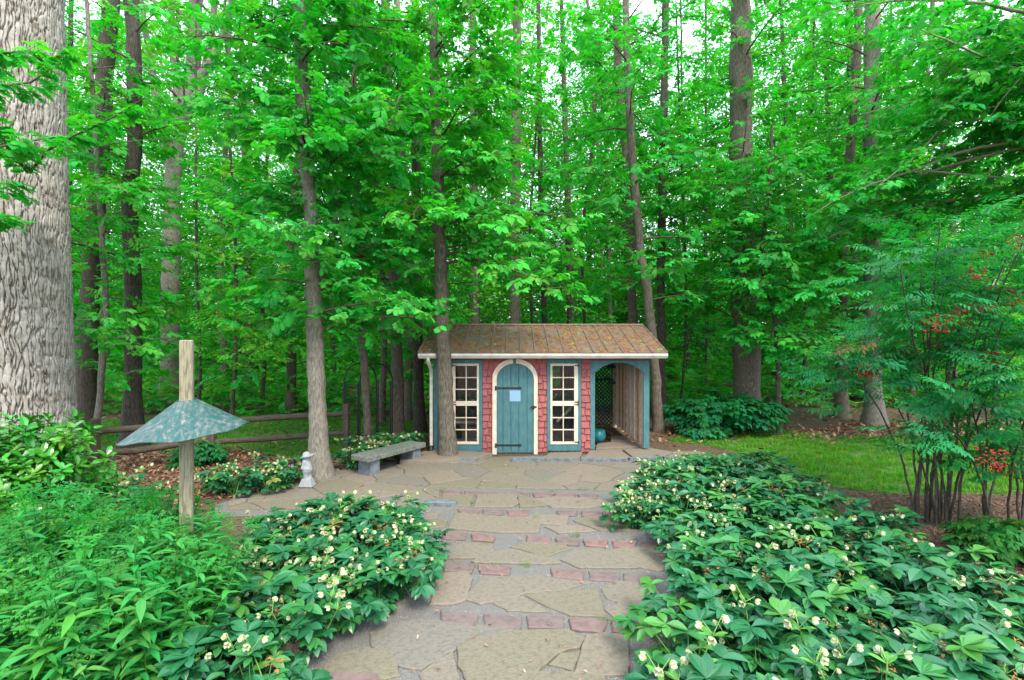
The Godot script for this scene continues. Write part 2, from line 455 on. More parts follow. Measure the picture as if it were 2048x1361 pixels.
func make_sprays() -> void:
	rng.seed = 41
	# flat sprays of leaves along a twig of unit length, running along +x
	for kind in ["oak", "broad", "fine", "far"]:
		for variant in 3:
			var b := Buf.new()
			b.colored = true
			b.col = Color(0.9, 0.5, 0.6)   # the twig itself
			var tip := Vector3(0.8, rnd(-0.1, 0.02), rnd(-0.08, 0.08))
			b.tube(PackedVector3Array([Vector3.ZERO, tip * 0.5 + Vector3(0, 0.03, 0), tip]), PackedFloat32Array([0.012, 0.009, 0.004]), 3, false)
			var many: int = {"oak": 9, "broad": 9, "fine": 15, "far": 30}[kind]
			for i in many:
				var t := (i + 0.7) / many
				var at := Vector3.ZERO.lerp(tip, t) + Vector3(0, 0.03 * sin(t * PI), 0)
				var s := 1.0 if i % 2 else -1.0
				var a := s * lerpf(1.25, 0.25, t * t) + rnd(-0.3, 0.3)
				if i == many - 1: a = rnd(-0.2, 0.2)
				var dir := Vector3(cos(a), rnd(-0.3, 0.12), sin(a))
				var up := Vector3(rnd(-0.3, 0.3), 1, rnd(-0.35, 0.35))
				var g := rnd(0.72, 1.28)   # every leaf its own tone, at random
				b.col = Color(g * rnd(0.8, 1.25), g, g * rnd(0.8, 1.2))
				match kind:
					"oak": b.leaf(at, dir, up, rnd(0.34, 0.5), OAK, rnd(0.0, 0.25), rnd(0.1, 0.45), 1.0)
					"broad": b.leaf(at + dir * 0.04, dir, up, rnd(0.34, 0.5), BROAD, rnd(0.05, 0.35), rnd(0.1, 0.5), 1.0)
					"fine": b.leaf(at, dir, up, rnd(0.2, 0.32), SIMPLE, rnd(0.0, 0.3), rnd(0.0, 0.3), 1.0)
					"far":
						at += Vector3(rnd(-0.3, 0.3), rnd(-0.32, 0.32), rnd(-0.4, 0.4))
						b.leaf(at, dir, up, rnd(0.1, 0.17), SIMPLE, rnd(0.0, 0.3), rnd(0.0, 0.3), 1.15)
			shapes["%s_%d" % [kind, variant]] = b.mesh()
	# a feathery nandina spray: leaflets in pairs along side stalks
	for variant in 2:
		var b := Buf.new()
		b.colored = true
		for s in 6:
			var t := 0.25 + s * 0.15
			var a := (1.0 if s % 2 else -1.0) * 0.8 + rnd(-0.2, 0.2)
			if s == 5: a = 0.0
			var from := Vector3(t * 0.75, 0, 0)
			var d := Vector3(cos(a), rnd(-0.25, 0.05), sin(a)).normalized()
			for k in 4:
				for e in ([-1, 1] if k < 3 else [0]):
					var dd := d.rotated(Vector3.UP, 0.8 * e)
					var g := rnd(0.8, 1.2)
					b.col = Color(g, g, g)
					b.leaf(from + d * (0.1 + k * 0.085), dd + Vector3(0, rnd(-0.3, 0.1), 0), Vector3(rnd(-0.2, 0.2), 1, rnd(-0.2, 0.2)), rnd(0.13, 0.18), LANCE if variant else BROAD, 0.15, 0.3, 1.1 if variant else 0.75)
		b.col = Color(1.2, 0.5, 0.5)
		b.tube(PackedVector3Array([Vector3.ZERO, Vector3(0.75, 0.0, 0)]), PackedFloat32Array([0.006, 0.003]), 3, false)
		shapes["nandina_%d" % variant] = b.mesh()
	# glossy shrub tips: leaves whorled round the end of an upright shoot
	for variant in 2:
		var b := Buf.new()
		b.colored = true
		b.col = Color(0.9, 0.7, 0.5)
		b.tube(PackedVector3Array([Vector3(0, -0.5, 0), Vector3(0.02, 0.2, 0.01)]), PackedFloat32Array([0.02, 0.012]), 3, false)
		for i in 11:
			var a := i * 2.4 + rnd(-0.2, 0.2)
			var lift := lerpf(-0.25, 1.1, i / 10.0)
			var g := rnd(0.75, 1.25)
			b.col = Color(g * 1.1, g, g * 0.8)
			b.leaf(Vector3(0, -0.25 + 0.042 * i, 0), Vector3(cos(a), lift, sin(a)), Vector3(-cos(a) * lift, 1, -sin(a) * lift) + Vector3(rnd(-0.2, 0.2), 0, rnd(-0.2, 0.2)), rnd(0.42, 0.58), OVAL, 0.25, 0.25, 1.0)
		shapes["laurel_%d" % variant] = b.mesh()
	# slender upright shoots with narrow leaves; the second kind ends in a flat head of buds
	for variant in 3:
		var b := Buf.new()
		b.colored = true
		b.col = Color(1.2, 0.75, 0.5)
		var bend := Vector3(rnd(-0.12, 0.12), 1, rnd(-0.12, 0.12))
		b.tube(PackedVector3Array([Vector3.ZERO, bend * 0.5, bend]), PackedFloat32Array([0.006, 0.005, 0.003]), 3, false)
		for i in 20:
			var t := 0.25 + 0.75 * i / 20.0
			var a := i * 2.4 + rnd(-0.4, 0.4)
			var g := rnd(0.8, 1.25)
			b.col = Color(g, g, g)
			b.leaf(bend * t, Vector3(cos(a), rnd(0.1, 0.7), sin(a)), Vector3(0, 1, 0), rnd(0.12, 0.19) * (1.0 if t < 0.9 else 0.7), LANCE, 0.25, 0.35, 1.15)
		if variant == 1:
			b.col = Color(5.0, 2.3, 4.5)
			for i in 26:
				var p := bend * 1.04 + Vector3(rnd(-0.08, 0.08), rnd(-0.02, 0.03), rnd(-0.08, 0.08))
				var s := rnd(0.006, 0.011)
				b.tri(p + Vector3(s, 0, 0), p + Vector3(0, s, s), p + Vector3(-s, 0, s * 0.3))
				b.tri(p + Vector3(0, s, 0), p + Vector3(s, -s, s), p + Vector3(-s, 0, -s))
				b.tri(bend * 0.95, bend * 0.95 + Vector3(0.003, 0, 0), p)
		shapes["shoot_%d" % variant] = b.mesh()
	# grass tufts and fallen leaves
	for variant in 2:
		var b := Buf.new()
		b.colored = true
		for i in 11:
			var a := rnd(0, TAU)
			var p := Vector3(rnd(-0.05, 0.05), 0, rnd(-0.05, 0.05))
			var h := rnd(0.03, 0.075)
			var lean := Vector3(cos(a), 0, sin(a)) * h * rnd(0.2, 0.9)
			var w := Vector3(-sin(a), 0, cos(a)) * 0.0028
			var g := rnd(0.7, 1.3)
			b.col = Color(g * rnd(0.8, 1.4), g, g)
			b.quad(p - w, p + w, p + w + lean * 0.4 + Vector3(0, h * 0.6, 0), p - w + lean * 0.4 + Vector3(0, h * 0.6, 0))
			b.tri(p - w + lean * 0.4 + Vector3(0, h * 0.6, 0), p + w + lean * 0.4 + Vector3(0, h * 0.6, 0), p + lean + Vector3(0, h, 0))
		shapes["tuft_%d" % variant] = b.mesh()
	for variant in 3:
		var b := Buf.new()
		b.leaf(Vector3(-0.5, 0.05, 0), Vector3(1, rnd(-0.1, 0.3), 0), Vector3(0, 1, rnd(-0.4, 0.4)), 1.0, OAK if variant else BROAD, rnd(0.3, 0.9), rnd(-0.5, 0.5), 0.9)
		shapes["dead_leaf_%d" % variant] = b.mesh()

func tint(base: Array, spread := 0.25) -> Color:
	base = [base[0] * 1.9, base[1] * 2.05, base[2] * 1.5]
	var g := rnd(1 - spread, 1 + spread)
	var y := rnd(0.6, 1.5) if rng.randf() < 0.8 else rnd(1.4, 2.4)
	return Color(base[0] * g * y, base[1] * g, base[2] * g * rnd(0.7, 1.3))

func aimed(at: Vector3, dir: Vector3, up: Vector3, s: float) -> Transform3D:
	var x := dir.normalized()
	var z := x.cross(up).normalized()
	return Transform3D(Basis(x * s, z.cross(x) * s, z * s), at)

# points of a trunk between waypoints, softened, with slight kinks
func trunk_line(way: Array, step: float, wander := 0.012) -> PackedVector3Array:
	var cv := Curve3D.new()
	for k in way.size():
		var t: Vector3 = (way[mini(k + 1, way.size() - 1)] - way[maxi(k - 1, 0)]) / 6.0
		cv.add_point(way[k], -t, t)
	var n := maxi(2, int(cv.get_baked_length() / step))
	var out := PackedVector3Array()
	for k in n + 1:
		var p := cv.sample_baked(cv.get_baked_length() * k / n, true)
		out.append(p + (Vector3(rnd(-wander, wander), 0, rnd(-wander, wander)) if k > 0 else Vector3.ZERO))
	return out

# o: way (world points from the base up), r0, r1, flare, bark, limbs, low, high, reach [min,max], rise, droop, spray, size, gap, color, aim (list of azimuth in degrees), fan
func tree(called: String, label: String, o: Dictionary, group := "") -> Node3D:
	rng.seed = o.get("seed", hash(label) + counts.size())
	var base: Vector3 = o.way[0]
	var t := thing(called, label, o.get("category", "tree"), base, group)
	var line := trunk_line(o.way, o.get("step", 0.3))
	var rad := PackedFloat32Array()
	for k in line.size():
		var f := float(k) / (line.size() - 1)
		var up := line[k].y - base.y
		rad.append(lerpf(o.r0, o.r1, f) * (1.0 + o.get("flare", 0.7) * exp(-up * 4.5)) * (1.0 + rnd(-0.04, 0.04)))
	for k in line.size(): line[k] -= base
	line[0].y -= 0.12
	var nz := noise(int(o.get("seed", 7)) + 5, 2.2, 3)
	var b := Buf.new()
	b.tube(line, rad, o.get("sides", 14), true, 0.22, nz)
	if o.get("near", false): b.smooth()
	var near: bool = o.get("near", false)
	if not near and o.get("limbs", 0) > 0: pass
	var bark: Material = mats[o.get("bark", "bark_brown")]
	var xs := [[], [], []]
	var cs := [PackedColorArray(), PackedColorArray(), PackedColorArray()]
	var top := line[line.size() - 1].y
	var low: float = o.get("low", 2.0)
	var high: float = minf(minf(o.get("high", 9.0), top - 0.1), 2.6 - base.z * 0.7)
	var size: float = o.get("size", 0.38)
	var color: Array = o.get("color", [0.022, 0.19, 0.05])
	var wood := Buf.new()
	var count: int = o.get("limbs", 14)
	for i in count:
		var f := (i + rnd(0.1, 0.9)) / count
		var h := lerpf(low, high, f)
		var k := 0
		while k < line.size() - 2 and line[k + 1].y < h: k += 1
		var share := clampf((h - line[k].y) / maxf(line[k + 1].y - line[k].y, 0.01), 0, 1)
		var p := line[k].lerp(line[k + 1], share)
		var a: float = i * 2.39996 + rnd(-0.5, 0.5) + o.get("turn", 0.0)
		if o.has("aim"): a = deg_to_rad(o.aim[i % o.aim.size()] + rnd(-22, 22))
		var reach: float = rnd(o.reach[0], o.reach[1]) * lerpf(1.0, o.get("taper", 0.8), f)
		var dir := Vector3(cos(a), o.get("rise", 0.25) + rnd(-0.3, 0.45), -sin(a)).normalized()
		var pts := PackedVector3Array([p])
		var steps := maxi(4, int(reach / 0.4))
		var seg := reach / steps
		for s in steps:
			dir = (dir + Vector3(rnd(-0.16, 0.16), -o.get("droop", 0.1) + rnd(-0.08, 0.08), rnd(-0.16, 0.16))).normalized()
			p += dir * seg
			pts.append(p)
		var lr := PackedFloat32Array()
		var r0 := minf(rad[k] * 0.4, 0.008 + reach * o.get("thick", 0.0075))
		for s in pts.size(): lr.append(lerpf(r0, 0.004, float(s) / (pts.size() - 1)))
		var lb := Buf.new() if near else b
		lb.tube(pts, lr, 6 if near else 4, false)
		# side shoots carrying the sprays, alternating along the limb
		var pos: float = reach * o.get("bare", 0.12)
		var sd := 1.0
		while pos < reach:
			var fs := pos / reach
			var q := int(clampf(fs * steps, 0, steps - 1))
			var at := pts[q].lerp(pts[q + 1], fs * steps - q)
			var ld := (pts[q + 1] - pts[q]).normalized()
			var flat := Vector3(ld.x, 0, ld.z).normalized()
			var bd := flat.rotated(Vector3.UP, sd * rnd(0.6, 1.25)) + Vector3(0, rnd(-0.25, 0.25), 0)
			sd = -sd
			var bl: float = o.get("fan", 0.9) * lerpf(1.0, 0.35, fs) * rnd(0.5, 1.15)
			if near and bl > 0.3: lb.tube(PackedVector3Array([at, at + bd * bl * 0.5 + Vector3(0, 0.02, 0), at + bd * bl]), PackedFloat32Array([0.006, 0.004, 0.002]), 3, false)
			var along := size * 0.35
			while along < bl + size * 0.3:
				var v := rng.randi() % 3
				if in_gap(base + at + bd * along):
					along += size * 0.6
					continue
				var dd := (bd + Vector3(rnd(-0.8, 0.8), rnd(-0.55, 0.4), rnd(-0.8, 0.8))).normalized()
				xs[v].append(aimed(at + bd * along + Vector3(0, rnd(-0.14, 0.12) - 0.1 * along * along, 0), dd, Vector3(rnd(-0.7, 0.7), 1, rnd(-0.7, 0.7)), size * rnd(0.7, 1.35)))
				cs[v].append(tint(color, 0.32))
				along += size * rnd(0.45, 0.75)
			pos += o.get("gap", 0.24) * rnd(0.7, 1.3)
		if near: part("limb", lb.mesh(), bark if o.get("thick", 0.0075) > 0.012 else mats[o.get("limb_mat", "twig")], t)
	part("trunk", b.mesh(), bark, t)
	for v in 3:
		if xs[v].size(): scatter("crown", shapes["%s_%d" % [o.get("spray", "broad"), v]], mats["leaf"], xs[v], cs[v], t)
	total += xs[0].size() + xs[1].size() + xs[2].size()
	return t
var total := 0

func px_way(d: float, list: Array) -> Array:
	var out := []
	for k in list.size():
		var p := ray_at(list[k][0], list[k][1], d)
		if k == 0: p.y = 0
		out.append(p)
	return out

# ---------------------------------------------------------------- low plants
func make_hellebores() -> void:
	rng.seed = 77
	for variant in 5:
		var b := Buf.new()
		b.colored = true
		var lean: float = [0.35, 0.7, 1.0, 0.55, 1.25][variant]
		var tall: float = [0.33, 0.29, 0.22, 0.31, 0.15][variant]
		var tip := Vector3(tall * lean, tall, 0)
		b.col = Color(1.3, 1.0, 0.6)
		b.tube(PackedVector3Array([Vector3.ZERO, Vector3(tip.x * 0.3, tall * 0.6, 0), tip]), PackedFloat32Array([0.004, 0.0035, 0.003]), 3, false)
		var fingers := 7 if variant % 2 else 8
		for k in fingers:
			var a := lerpf(-2.1, 2.1, k / (fingers - 1.0)) + rnd(-0.12, 0.12)
			var g := rnd(0.82, 1.2)
			b.col = Color(g, g, g * rnd(0.85, 1.2))
			var l := rnd(0.1, 0.15) * (1.0 - 0.1 * absf(a))
			b.leaf(tip, Vector3(cos(a), rnd(-0.2, 0.45) - 0.12 * lean, sin(a)), Vector3(rnd(-0.3, 0.3), 1, rnd(-0.3, 0.3)), l, FINGER, rnd(0.1, 0.45), rnd(0.0, 0.5), rnd(0.9, 1.15))
		shapes["hellebore_leaf_%d" % variant] = b.mesh()
	for variant in 3:
		var b := Buf.new()
		b.colored = true
		var tip := Vector3(rnd(0.05, 0.2), rnd(0.3, 0.42), rnd(-0.05, 0.05))
		b.col = Color(0.16, 0.3, 0.06)
		b.tube(PackedVector3Array([Vector3.ZERO, tip * 0.6, tip]), PackedFloat32Array([0.0045, 0.004, 0.003]), 4, false)
		for bract in 4:
			var a := rnd(0, TAU)
			b.col = Color(0.09, 0.3, 0.05) * rnd(0.8, 1.2)
			b.leaf(tip * 0.93, Vector3(cos(a), 0.5, sin(a)), Vector3.UP, 0.075, OVAL, 0.2, 0.2, 0.8)
		for fl in 3 if variant != 1 else 2:
			var a := fl * 2.1 + rnd(-0.4, 0.4)
			var at := tip + Vector3(cos(a) * 0.06, rnd(-0.02, 0.05), sin(a) * 0.06)
			b.col = Color(0.2, 0.36, 0.1)
			b.tube(PackedVector3Array([tip * 0.95, at + Vector3(0, 0.025, 0), at]), PackedFloat32Array([0.003, 0.0025, 0.002]), 3, false)
			var face := Vector3(cos(a), rnd(-0.7, 0.1), sin(a)).normalized()
			var e := face.cross(Vector3.UP).normalized()
			var w := e.cross(face)
			var g := rnd(0.85, 1.1)
			for k in 5:
				var c := TAU * k / 5 + 0.3
				var out := e * cos(c) + w * sin(c)
				b.col = Color(0.5 * g, 0.54 * g, 0.32 * g) * rnd(0.9, 1.08)
				if variant == 2 and fl == 0: b.col = Color(0.58, 0.52, 0.36)
				b.leaf(at, out * 0.8 + face * 0.65, face - out * 0.5, 0.034, [[0, 0.05], [0.35, 0.34], [0.7, 0.36], [1, 0.0]], -0.2, -0.3, 1.2)
			b.col = Color(0.5, 0.5, 0.12)
			b.tube(PackedVector3Array([at, at + face * 0.018]), PackedFloat32Array([0.007, 0.005]), 5, true)
		shapes["hellebore_flower_%d" % variant] = b.mesh()
	var s := Buf.new()
	s.colored = true
	for k in 22:
		s.col = Color(0.3, 0.13, 0.05) * rnd(0.5, 1.2)
		var p := Vector3(rnd(-0.04, 0.04), rnd(-0.03, 0.03), rnd(-0.04, 0.04))
		s.leaf(p, Vector3(rnd(-1, 1), rnd(-0.4, 1), rnd(-1, 1)), Vector3(rnd(-1, 1), 1, rnd(-1, 1)), rnd(0.02, 0.04), SIMPLE, 0.5, 0.5, 0.7)
	shapes["spent_flowers"] = s.mesh()
	leafy("hellebore_4", 0.5, 0.4, lin(0.17, 0.19, 0.045), 0.4)
	for k in 4:
		leafy("hellebore_%d" % k, 0.33, 0.4, lin([0.016, 0.032, 0.02, 0.06][k], [0.115, 0.175, 0.138, 0.22][k], [0.038, 0.04, 0.05, 0.038][k]), 0.5)

func hellebore(at: Vector3, size: float, leaves: int, flowers: int, label: String, group: String) -> void:
	var t := thing("hellebore_plant", label, "plant", at, group)
	t.rotation.y = rnd(0, TAU)
	for k in leaves:
		var v := rng.randi() % 5
		var o := part("leaf", shapes["hellebore_leaf_%d" % v], mats["hellebore_%d" % tone()], t, Vector3(rnd(-0.05, 0.05), 0, rnd(-0.05, 0.05)), k * 2.4 + rnd(-0.4, 0.4))
		o.scale = Vector3.ONE * size * rnd(0.65, 1.25)
		o.rotation.x = rnd(-0.25, 0.25)
		o.rotation.z = rnd(-0.2, 0.2)
	for k in flowers:
		var o := part("flower_stem", shapes["hellebore_flower_%d" % (rng.randi() % 3)], mats["petal"], t, Vector3(rnd(-0.12, 0.12), 0, rnd(-0.12, 0.12)), rnd(0, TAU))
		o.scale = Vector3.ONE * size * rnd(0.8, 1.15)
	if rng.randf() < 0.5: part("spent_flower", shapes["spent_flowers"], mats["plain_tint"], t, Vector3(rnd(-0.08, 0.08), 0.36 * size, rnd(-0.08, 0.08)), rnd(0, TAU))

# fills a ground polygon with plants about gap metres apart
func bed(px: Array, gap: float, sd: int, size: float, flowers: Array, label: String, group: String) -> int:
	rng.seed = sd
	var poly := PackedVector2Array()
	var lo := Vector2(1e9, 1e9)
	var hi := -lo
	for p in px:
		var g := ground_at(p[0], p[1])
		poly.append(Vector2(g.x, g.z))
		lo = lo.min(poly[-1])
		hi = hi.max(poly[-1])
	var n := 0
	var row := 0
	var z := lo.y
	while z < hi.y:
		var x := lo.x + (gap * 0.5 if row % 2 else 0.0)
		while x < hi.x:
			var q := Vector2(x + rnd(-0.3, 0.3) * gap, z + rnd(-0.3, 0.3) * gap)
			if Geometry2D.is_point_in_polygon(q, poly):
				var fl := rng.randi_range(flowers[0], flowers[1])
				var text := label.replace("{n}", HOW_MANY[fl])
				if "{place}" in text: text = text.replace("{place}", where_in_bed(q))
				hellebore(Vector3(q.x, 0, q.y), size * rnd(0.85, 1.15), 17 + rng.randi() % 6, fl, text, group)
				n += 1
			x += gap
		z += gap * 0.87
		row += 1
	return n

# a shrub: stems from the base and leafy tips spread over a lumpy dome
func shrub(called: String, label: String, category: String, at: Vector3, half: Vector3, sprays: Array, size: float, many: int, color: Array, mat: String, sd: int, group := "", upright := false) -> Node3D:
	rng.seed = sd
	var t := thing(called, label, category, at, group)
	var nz := noise(sd, 0.9, 2)
	for k in 7:
		var a := k * 2.4
		var tip := Vector3(cos(a) * half.x * 0.6, half.y * rnd(1.0, 1.5), sin(a) * half.z * 0.6)
		var b := Buf.new()
		b.tube(PackedVector3Array([Vector3(cos(a), 0, sin(a)) * 0.06, tip * 0.5 + Vector3(rnd(-0.05, 0.05), 0.06, 0), tip]), PackedFloat32Array([0.016, 0.012, 0.006]), 5, false)
		part("stem", b.mesh(), mats["twig"], t)
	var xs := []
	var cs := []
	for s in sprays:
		xs.append([])
		cs.append(PackedColorArray())
	for k in many:
		var d := Vector3(rnd(-1, 1), rnd(-0.75, 1), rnd(-1, 1)).normalized()
		var r := pow(rng.randf(), 0.35) * (0.85 + 0.45 * nz.get_noise_3dv(d * 2.0))
		var p := Vector3(d.x * half.x * r, half.y + d.y * half.y * r, d.z * half.z * r)
		if p.y < 0.05: continue
		var v := rng.randi() % sprays.size()
		var up := (d * 0.7 + Vector3(rnd(-0.3, 0.3), 0.8, rnd(-0.3, 0.3))).normalized()
		if upright:
			var e := up.cross(Vector3.RIGHT).normalized()
			xs[v].append(Transform3D(Basis(up.cross(e) * size, up * size, -e * size).rotated(up, rnd(0, TAU)) * rnd(0.75, 1.2), p))
		else:
			var out := Vector3(d.x + rnd(-0.5, 0.5), rnd(-0.4, 0.2), d.z + rnd(-0.5, 0.5))
			xs[v].append(aimed(p, out, up, size * rnd(0.75, 1.25)))
		cs[v].append(tint(color, 0.22))
	for v in sprays.size():
		if xs[v].size(): scatter("foliage", shapes[sprays[v]], mats[mat], xs[v], cs[v], t)
	total += many
	return t

func tone() -> int:
	var r := rng.randf()
	if r > 0.996: return 4
	return 0 if r < 0.32 else (2 if r < 0.62 else (1 if r < 0.9 else 3))

const HOW_MANY := ["without flowers", "with one flower stem", "with two flower stems", "with three flower stems", "with four flower stems", "with five flower stems", "with six flower stems", "with seven flower stems", "with eight flower stems", "with nine flower stems"]
func where_in_bed(q: Vector2) -> String:
	if q.distance_to(Vector2(5.1, -6.0)) < 1.6: return "beside the tall berry shrub"
	if q.y < -6.6: return "at the bed's end towards the shed"
	if q.x < 0.95 - q.y * 0.07: return "along the path"
	return "in the middle of the lawn bed"

# openings in the canopy where the sky shows
var openings := []
var porous := noise(88, 0.42, 2)
func in_gap(p: Vector3) -> bool:
	if p.y > 5.0 and p.z < -12.0 and porous.get_noise_3dv(p) > 0.48 - 0.022 * (p.y - 5.0): return true
	for o in openings:
		if p.distance_squared_to(o[0]) < o[1]: return true
	return false

func make_openings() -> void:
	for o in [[445, 175, 1.0], [400, 260, 0.6], [905, 105, 0.85], [885, 185, 0.7], [700, 40, 0.5], [1945, 290, 0.8], [1880, 320, 0.6], [1615, 375, 0.5], [1680, 120, 0.6], [1560, 60, 0.5], [1130, 170, 0.5], [520, 90, 0.45], [1400, 130, 0.5], [150, 60, 0.5], [300, 300, 0.6], [1290, 30, 0.5], [960, 60, 0.5], [610, 100, 0.4], [480, 120, 0.7], [1420, 60, 0.5], [1760, 60, 0.5], [1840, 160, 0.4], [1000, 200, 0.4], [760, 120, 0.4]]:
		for d in [9.5, 11.5, 14.0, 17.0, 21.0, 26.0, 32.0, 39.0, 47.0]: openings.append([ray_at(o[0], o[1], d), pow(o[2] * d * 0.085, 2)])

# ---------------------------------------------------------------- the shed
const SHED_D := 9.67
func sx(px: float) -> float: return (px - 868.0) * SHED_D / FOCAL
func sy(py: float) -> float: return EYE - (py - MID_Y) * SHED_D / FOCAL

# a box between two front-elevation corners given in pixels, from depth z0 to z1
func face_box(b: Buf, x0: float, y0: float, x1: float, y1: float, z0: float, z1: float, bevel := 0.004) -> void:
	var p := Vector3(sx(x0), sy(y1), z0)
	var q := Vector3(sx(x1), sy(y0), z1)
	b.box((p + q) / 2, (q - p).abs(), bevel)

func arch_poly(x0: float, x1: float, spring: float, top: float, bottom: float, n := 24) -> PackedVector2Array:
	var out := PackedVector2Array([Vector2(sx(x0), sy(bottom))])
	var mx := (x0 + x1) / 2
	for k in n + 1:
		var a := PI - PI * k / n
		out.append(Vector2(sx(mx) + cos(a) * (sx(x1) - sx(x0)) / 2, sy(spring) + sin(a) * (sy(top) - sy(spring))))
	out.append(Vector2(sx(x1), sy(bottom)))
	return out

func front(z := 0.0) -> Transform3D:
	return Transform3D(Basis.IDENTITY, Vector3(0, 0, z))

# the band between two arches of the same point count
func arch_band(b: Buf, outer: PackedVector2Array, inner: PackedVector2Array, z0: float, z1: float) -> void:
	for k in outer.size() - 1:
		var o0 := outer[k]
		var o1 := outer[k + 1]
		var i0 := inner[k]
		var i1 := inner[k + 1]
		var f := func(p: Vector2, z: float) -> Vector3: return Vector3(p.x, p.y, z)
		b.quad(f.call(o0, z1), f.call(o1, z1), f.call(i1, z1), f.call(i0, z1), Vector3.BACK)
		b.quad(f.call(o0, z0), f.call(o1, z0), f.call(i1, z0), f.call(i0, z0), Vector3.FORWARD)
		var c := (o0 + o1 - i0 - i1)
		b.quad(f.call(o0, z0), f.call(o1, z0), f.call(o1, z1), f.call(o0, z1), Vector3(c.x, c.y, 0))
		b.quad(f.call(i0, z0), f.call(i1, z0), f.call(i1, z1), f.call(i0, z1), Vector3(-c.x, -c.y, 0))

func shed() -> void:
	rng.seed = 5
	var t := thing("garden_shed", "small red shingled garden shed with teal arched door and brown metal roof", "shed", Vector3((868 - MID_X) * SHED_D / FOCAL, 0, -SHED_D))
	var w := sx(1298)
	var deep := 2.95
	var wall_top := sy(716)
	var part_x := sx(1184.5)
	# walls: front strips round the openings, sides, back with a window opening, partition towards the open bay
	var wl := Buf.new()
	for s in [[869.5, 905], [958, 1100], [1155, 1182]]: face_box(wl, s[0], 716, s[1], 908, -0.08, -0.004, 0.0)
	for s in [[905, 958], [1100, 1155]]:
		face_box(wl, s[0], 716, s[1], 728, -0.08, -0.004, 0.0)
		face_box(wl, s[0], 888, s[1], 908, -0.08, -0.004, 0.0)
	part("front_wall", wl.mesh(), mats["inside_wood"], t)
	part("side_wall", box_mesh(Vector3(0.08, wall_top, deep - 0.09), 0.0, Vector3(0.056, wall_top / 2, -deep / 2 - 0.045)), mats["shingle_1"], t)
	part("partition_wall", box_mesh(Vector3(0.07, wall_top, deep - 0.09), 0.0, Vector3(part_x - 0.05, wall_top / 2, -deep / 2 - 0.045)), mats["inside_wood"], t)
	var bw := Buf.new()
	var bx0 := 2.2
	var bx1 := 2.72
	bw.box(Vector3((0.1 + bx0) / 2, wall_top / 2, -deep), Vector3(bx0 - 0.1, wall_top, 0.07))
	bw.box(Vector3((bx1 + part_x - 0.02) / 2, wall_top / 2, -deep), Vector3(part_x - 0.02 - bx1, wall_top, 0.07))
	bw.box(Vector3((bx0 + bx1) / 2, 0.5, -deep), Vector3(bx1 - bx0, 1.0, 0.07))
	bw.box(Vector3((bx0 + bx1) / 2, wall_top - 0.15, -deep), Vector3(bx1 - bx0, 0.3, 0.07))
	part("back_wall", bw.mesh(), mats["inside_wood"], t)
	var gl := part("back_window", box_mesh(Vector3(bx1 - bx0, wall_top - 1.3, 0.008), 0.0, Vector3((bx0 + bx1) / 2, (wall_top - 0.3 + 1.0) / 2, -deep)), mats["glass"], t)
	part("floor", box_mesh(Vector3(part_x - 0.1, 0.05, deep - 0.1), 0.0, Vector3(part_x / 2, 0.035, -deep / 2)), mats["inside_wood"], t)
	# gable ends above the walls
	var ridge_y := 2.53
	var ridge_z := -deep / 2
	wl = Buf.new()
	wl.box(Vector3(w / 2, wall_top + 0.085, -0.045), Vector3(w - 0.2, 0.17, 0.06))
	part("wall_plate", wl.mesh(), mats["inside_wood"], t)
	part("wall_plate", box_mesh(Vector3(w - 0.2, 0.17, 0.06), 0.0, Vector3(w / 2, wall_top + 0.085, -deep)), mats["inside_wood"], t)
	for gx in [0.03, part_x - 0.07, w - 0.05]:
		var g := Buf.new()
		g.prism(PackedVector2Array([Vector2(0, wall_top), Vector2(deep, wall_top), Vector2(deep / 2, ridge_y - 0.07)]), Transform3D(Basis(Vector3.FORWARD, Vector3.UP, Vector3.RIGHT), Vector3(gx, 0, 0)), 0.04, 0.0, true)
		part("gable", g.mesh(), mats["shingle_0"], t)
	# teal corner board, shingles clipped round the arched doorway
	var cb := Buf.new()
	face_box(cb, 868, 717, 876.5, 904, 0.0, 0.03)
	cb.box(Vector3(0.004, (sy(717) + 0.04) / 2, -0.05), Vector3(0.02, sy(717) - 0.04, 0.1), 0.003)
	part("corner_board", cb.mesh(), mats["teal"], t)
	var door_hole := arch_poly(986.5, 1073.5, 757, 718.5, 912)
	for s in [[877, 896], [965.5, 1093.5], [1162.5, 1180.5]]:
		var y := sy(909)
		var row := 0
		while y < sy(719):
			var x: float = sx(s[0]) - rnd(0.0, 0.1)
			while x < sx(s[1]):
				var sw := rnd(0.1, 0.2)
				var jag := rnd(-0.022, 0.022)
				var q := PackedVector2Array([Vector2(x + 0.004, maxf(y + jag, 0.03)), Vector2(x + sw - 0.004, maxf(y + jag + rnd(-0.006, 0.006), 0.03)), Vector2(x + sw - 0.004, minf(y + 0.155, sy(717.5))), Vector2(x + 0.004, minf(y + 0.155, sy(717.5)))])
				var strip := PackedVector2Array([Vector2(sx(s[0]), 0), Vector2(sx(s[1]), 0), Vector2(sx(s[1]), 3), Vector2(sx(s[0]), 3)])
				for c in Geometry2D.intersect_polygons(q, strip):
					for e in Geometry2D.clip_polygons(c, door_hole):
						if e.size() < 3: continue
						var b := Buf.new()
						# lower edge stands out over the row below
						b.prism(e, Transform3D(Basis(Vector3.RIGHT, -0.2), Vector3(0, y * (1 - cos(0.2)), 0.0) + Vector3(0, 0, y * sin(0.2))), 0.034, 0.004)
						part("shingle", b.mesh(), mats["shingle_%d" % (rng.randi() % 4)], t)
				x += sw
			y += 0.126
			row += 1
	var band := Buf.new()
	face_box(band, 1180.5, 716.5, 1298, 721, -0.05, 0.012)
	part("frieze_board", band.mesh(), mats["shingle_0"], t)
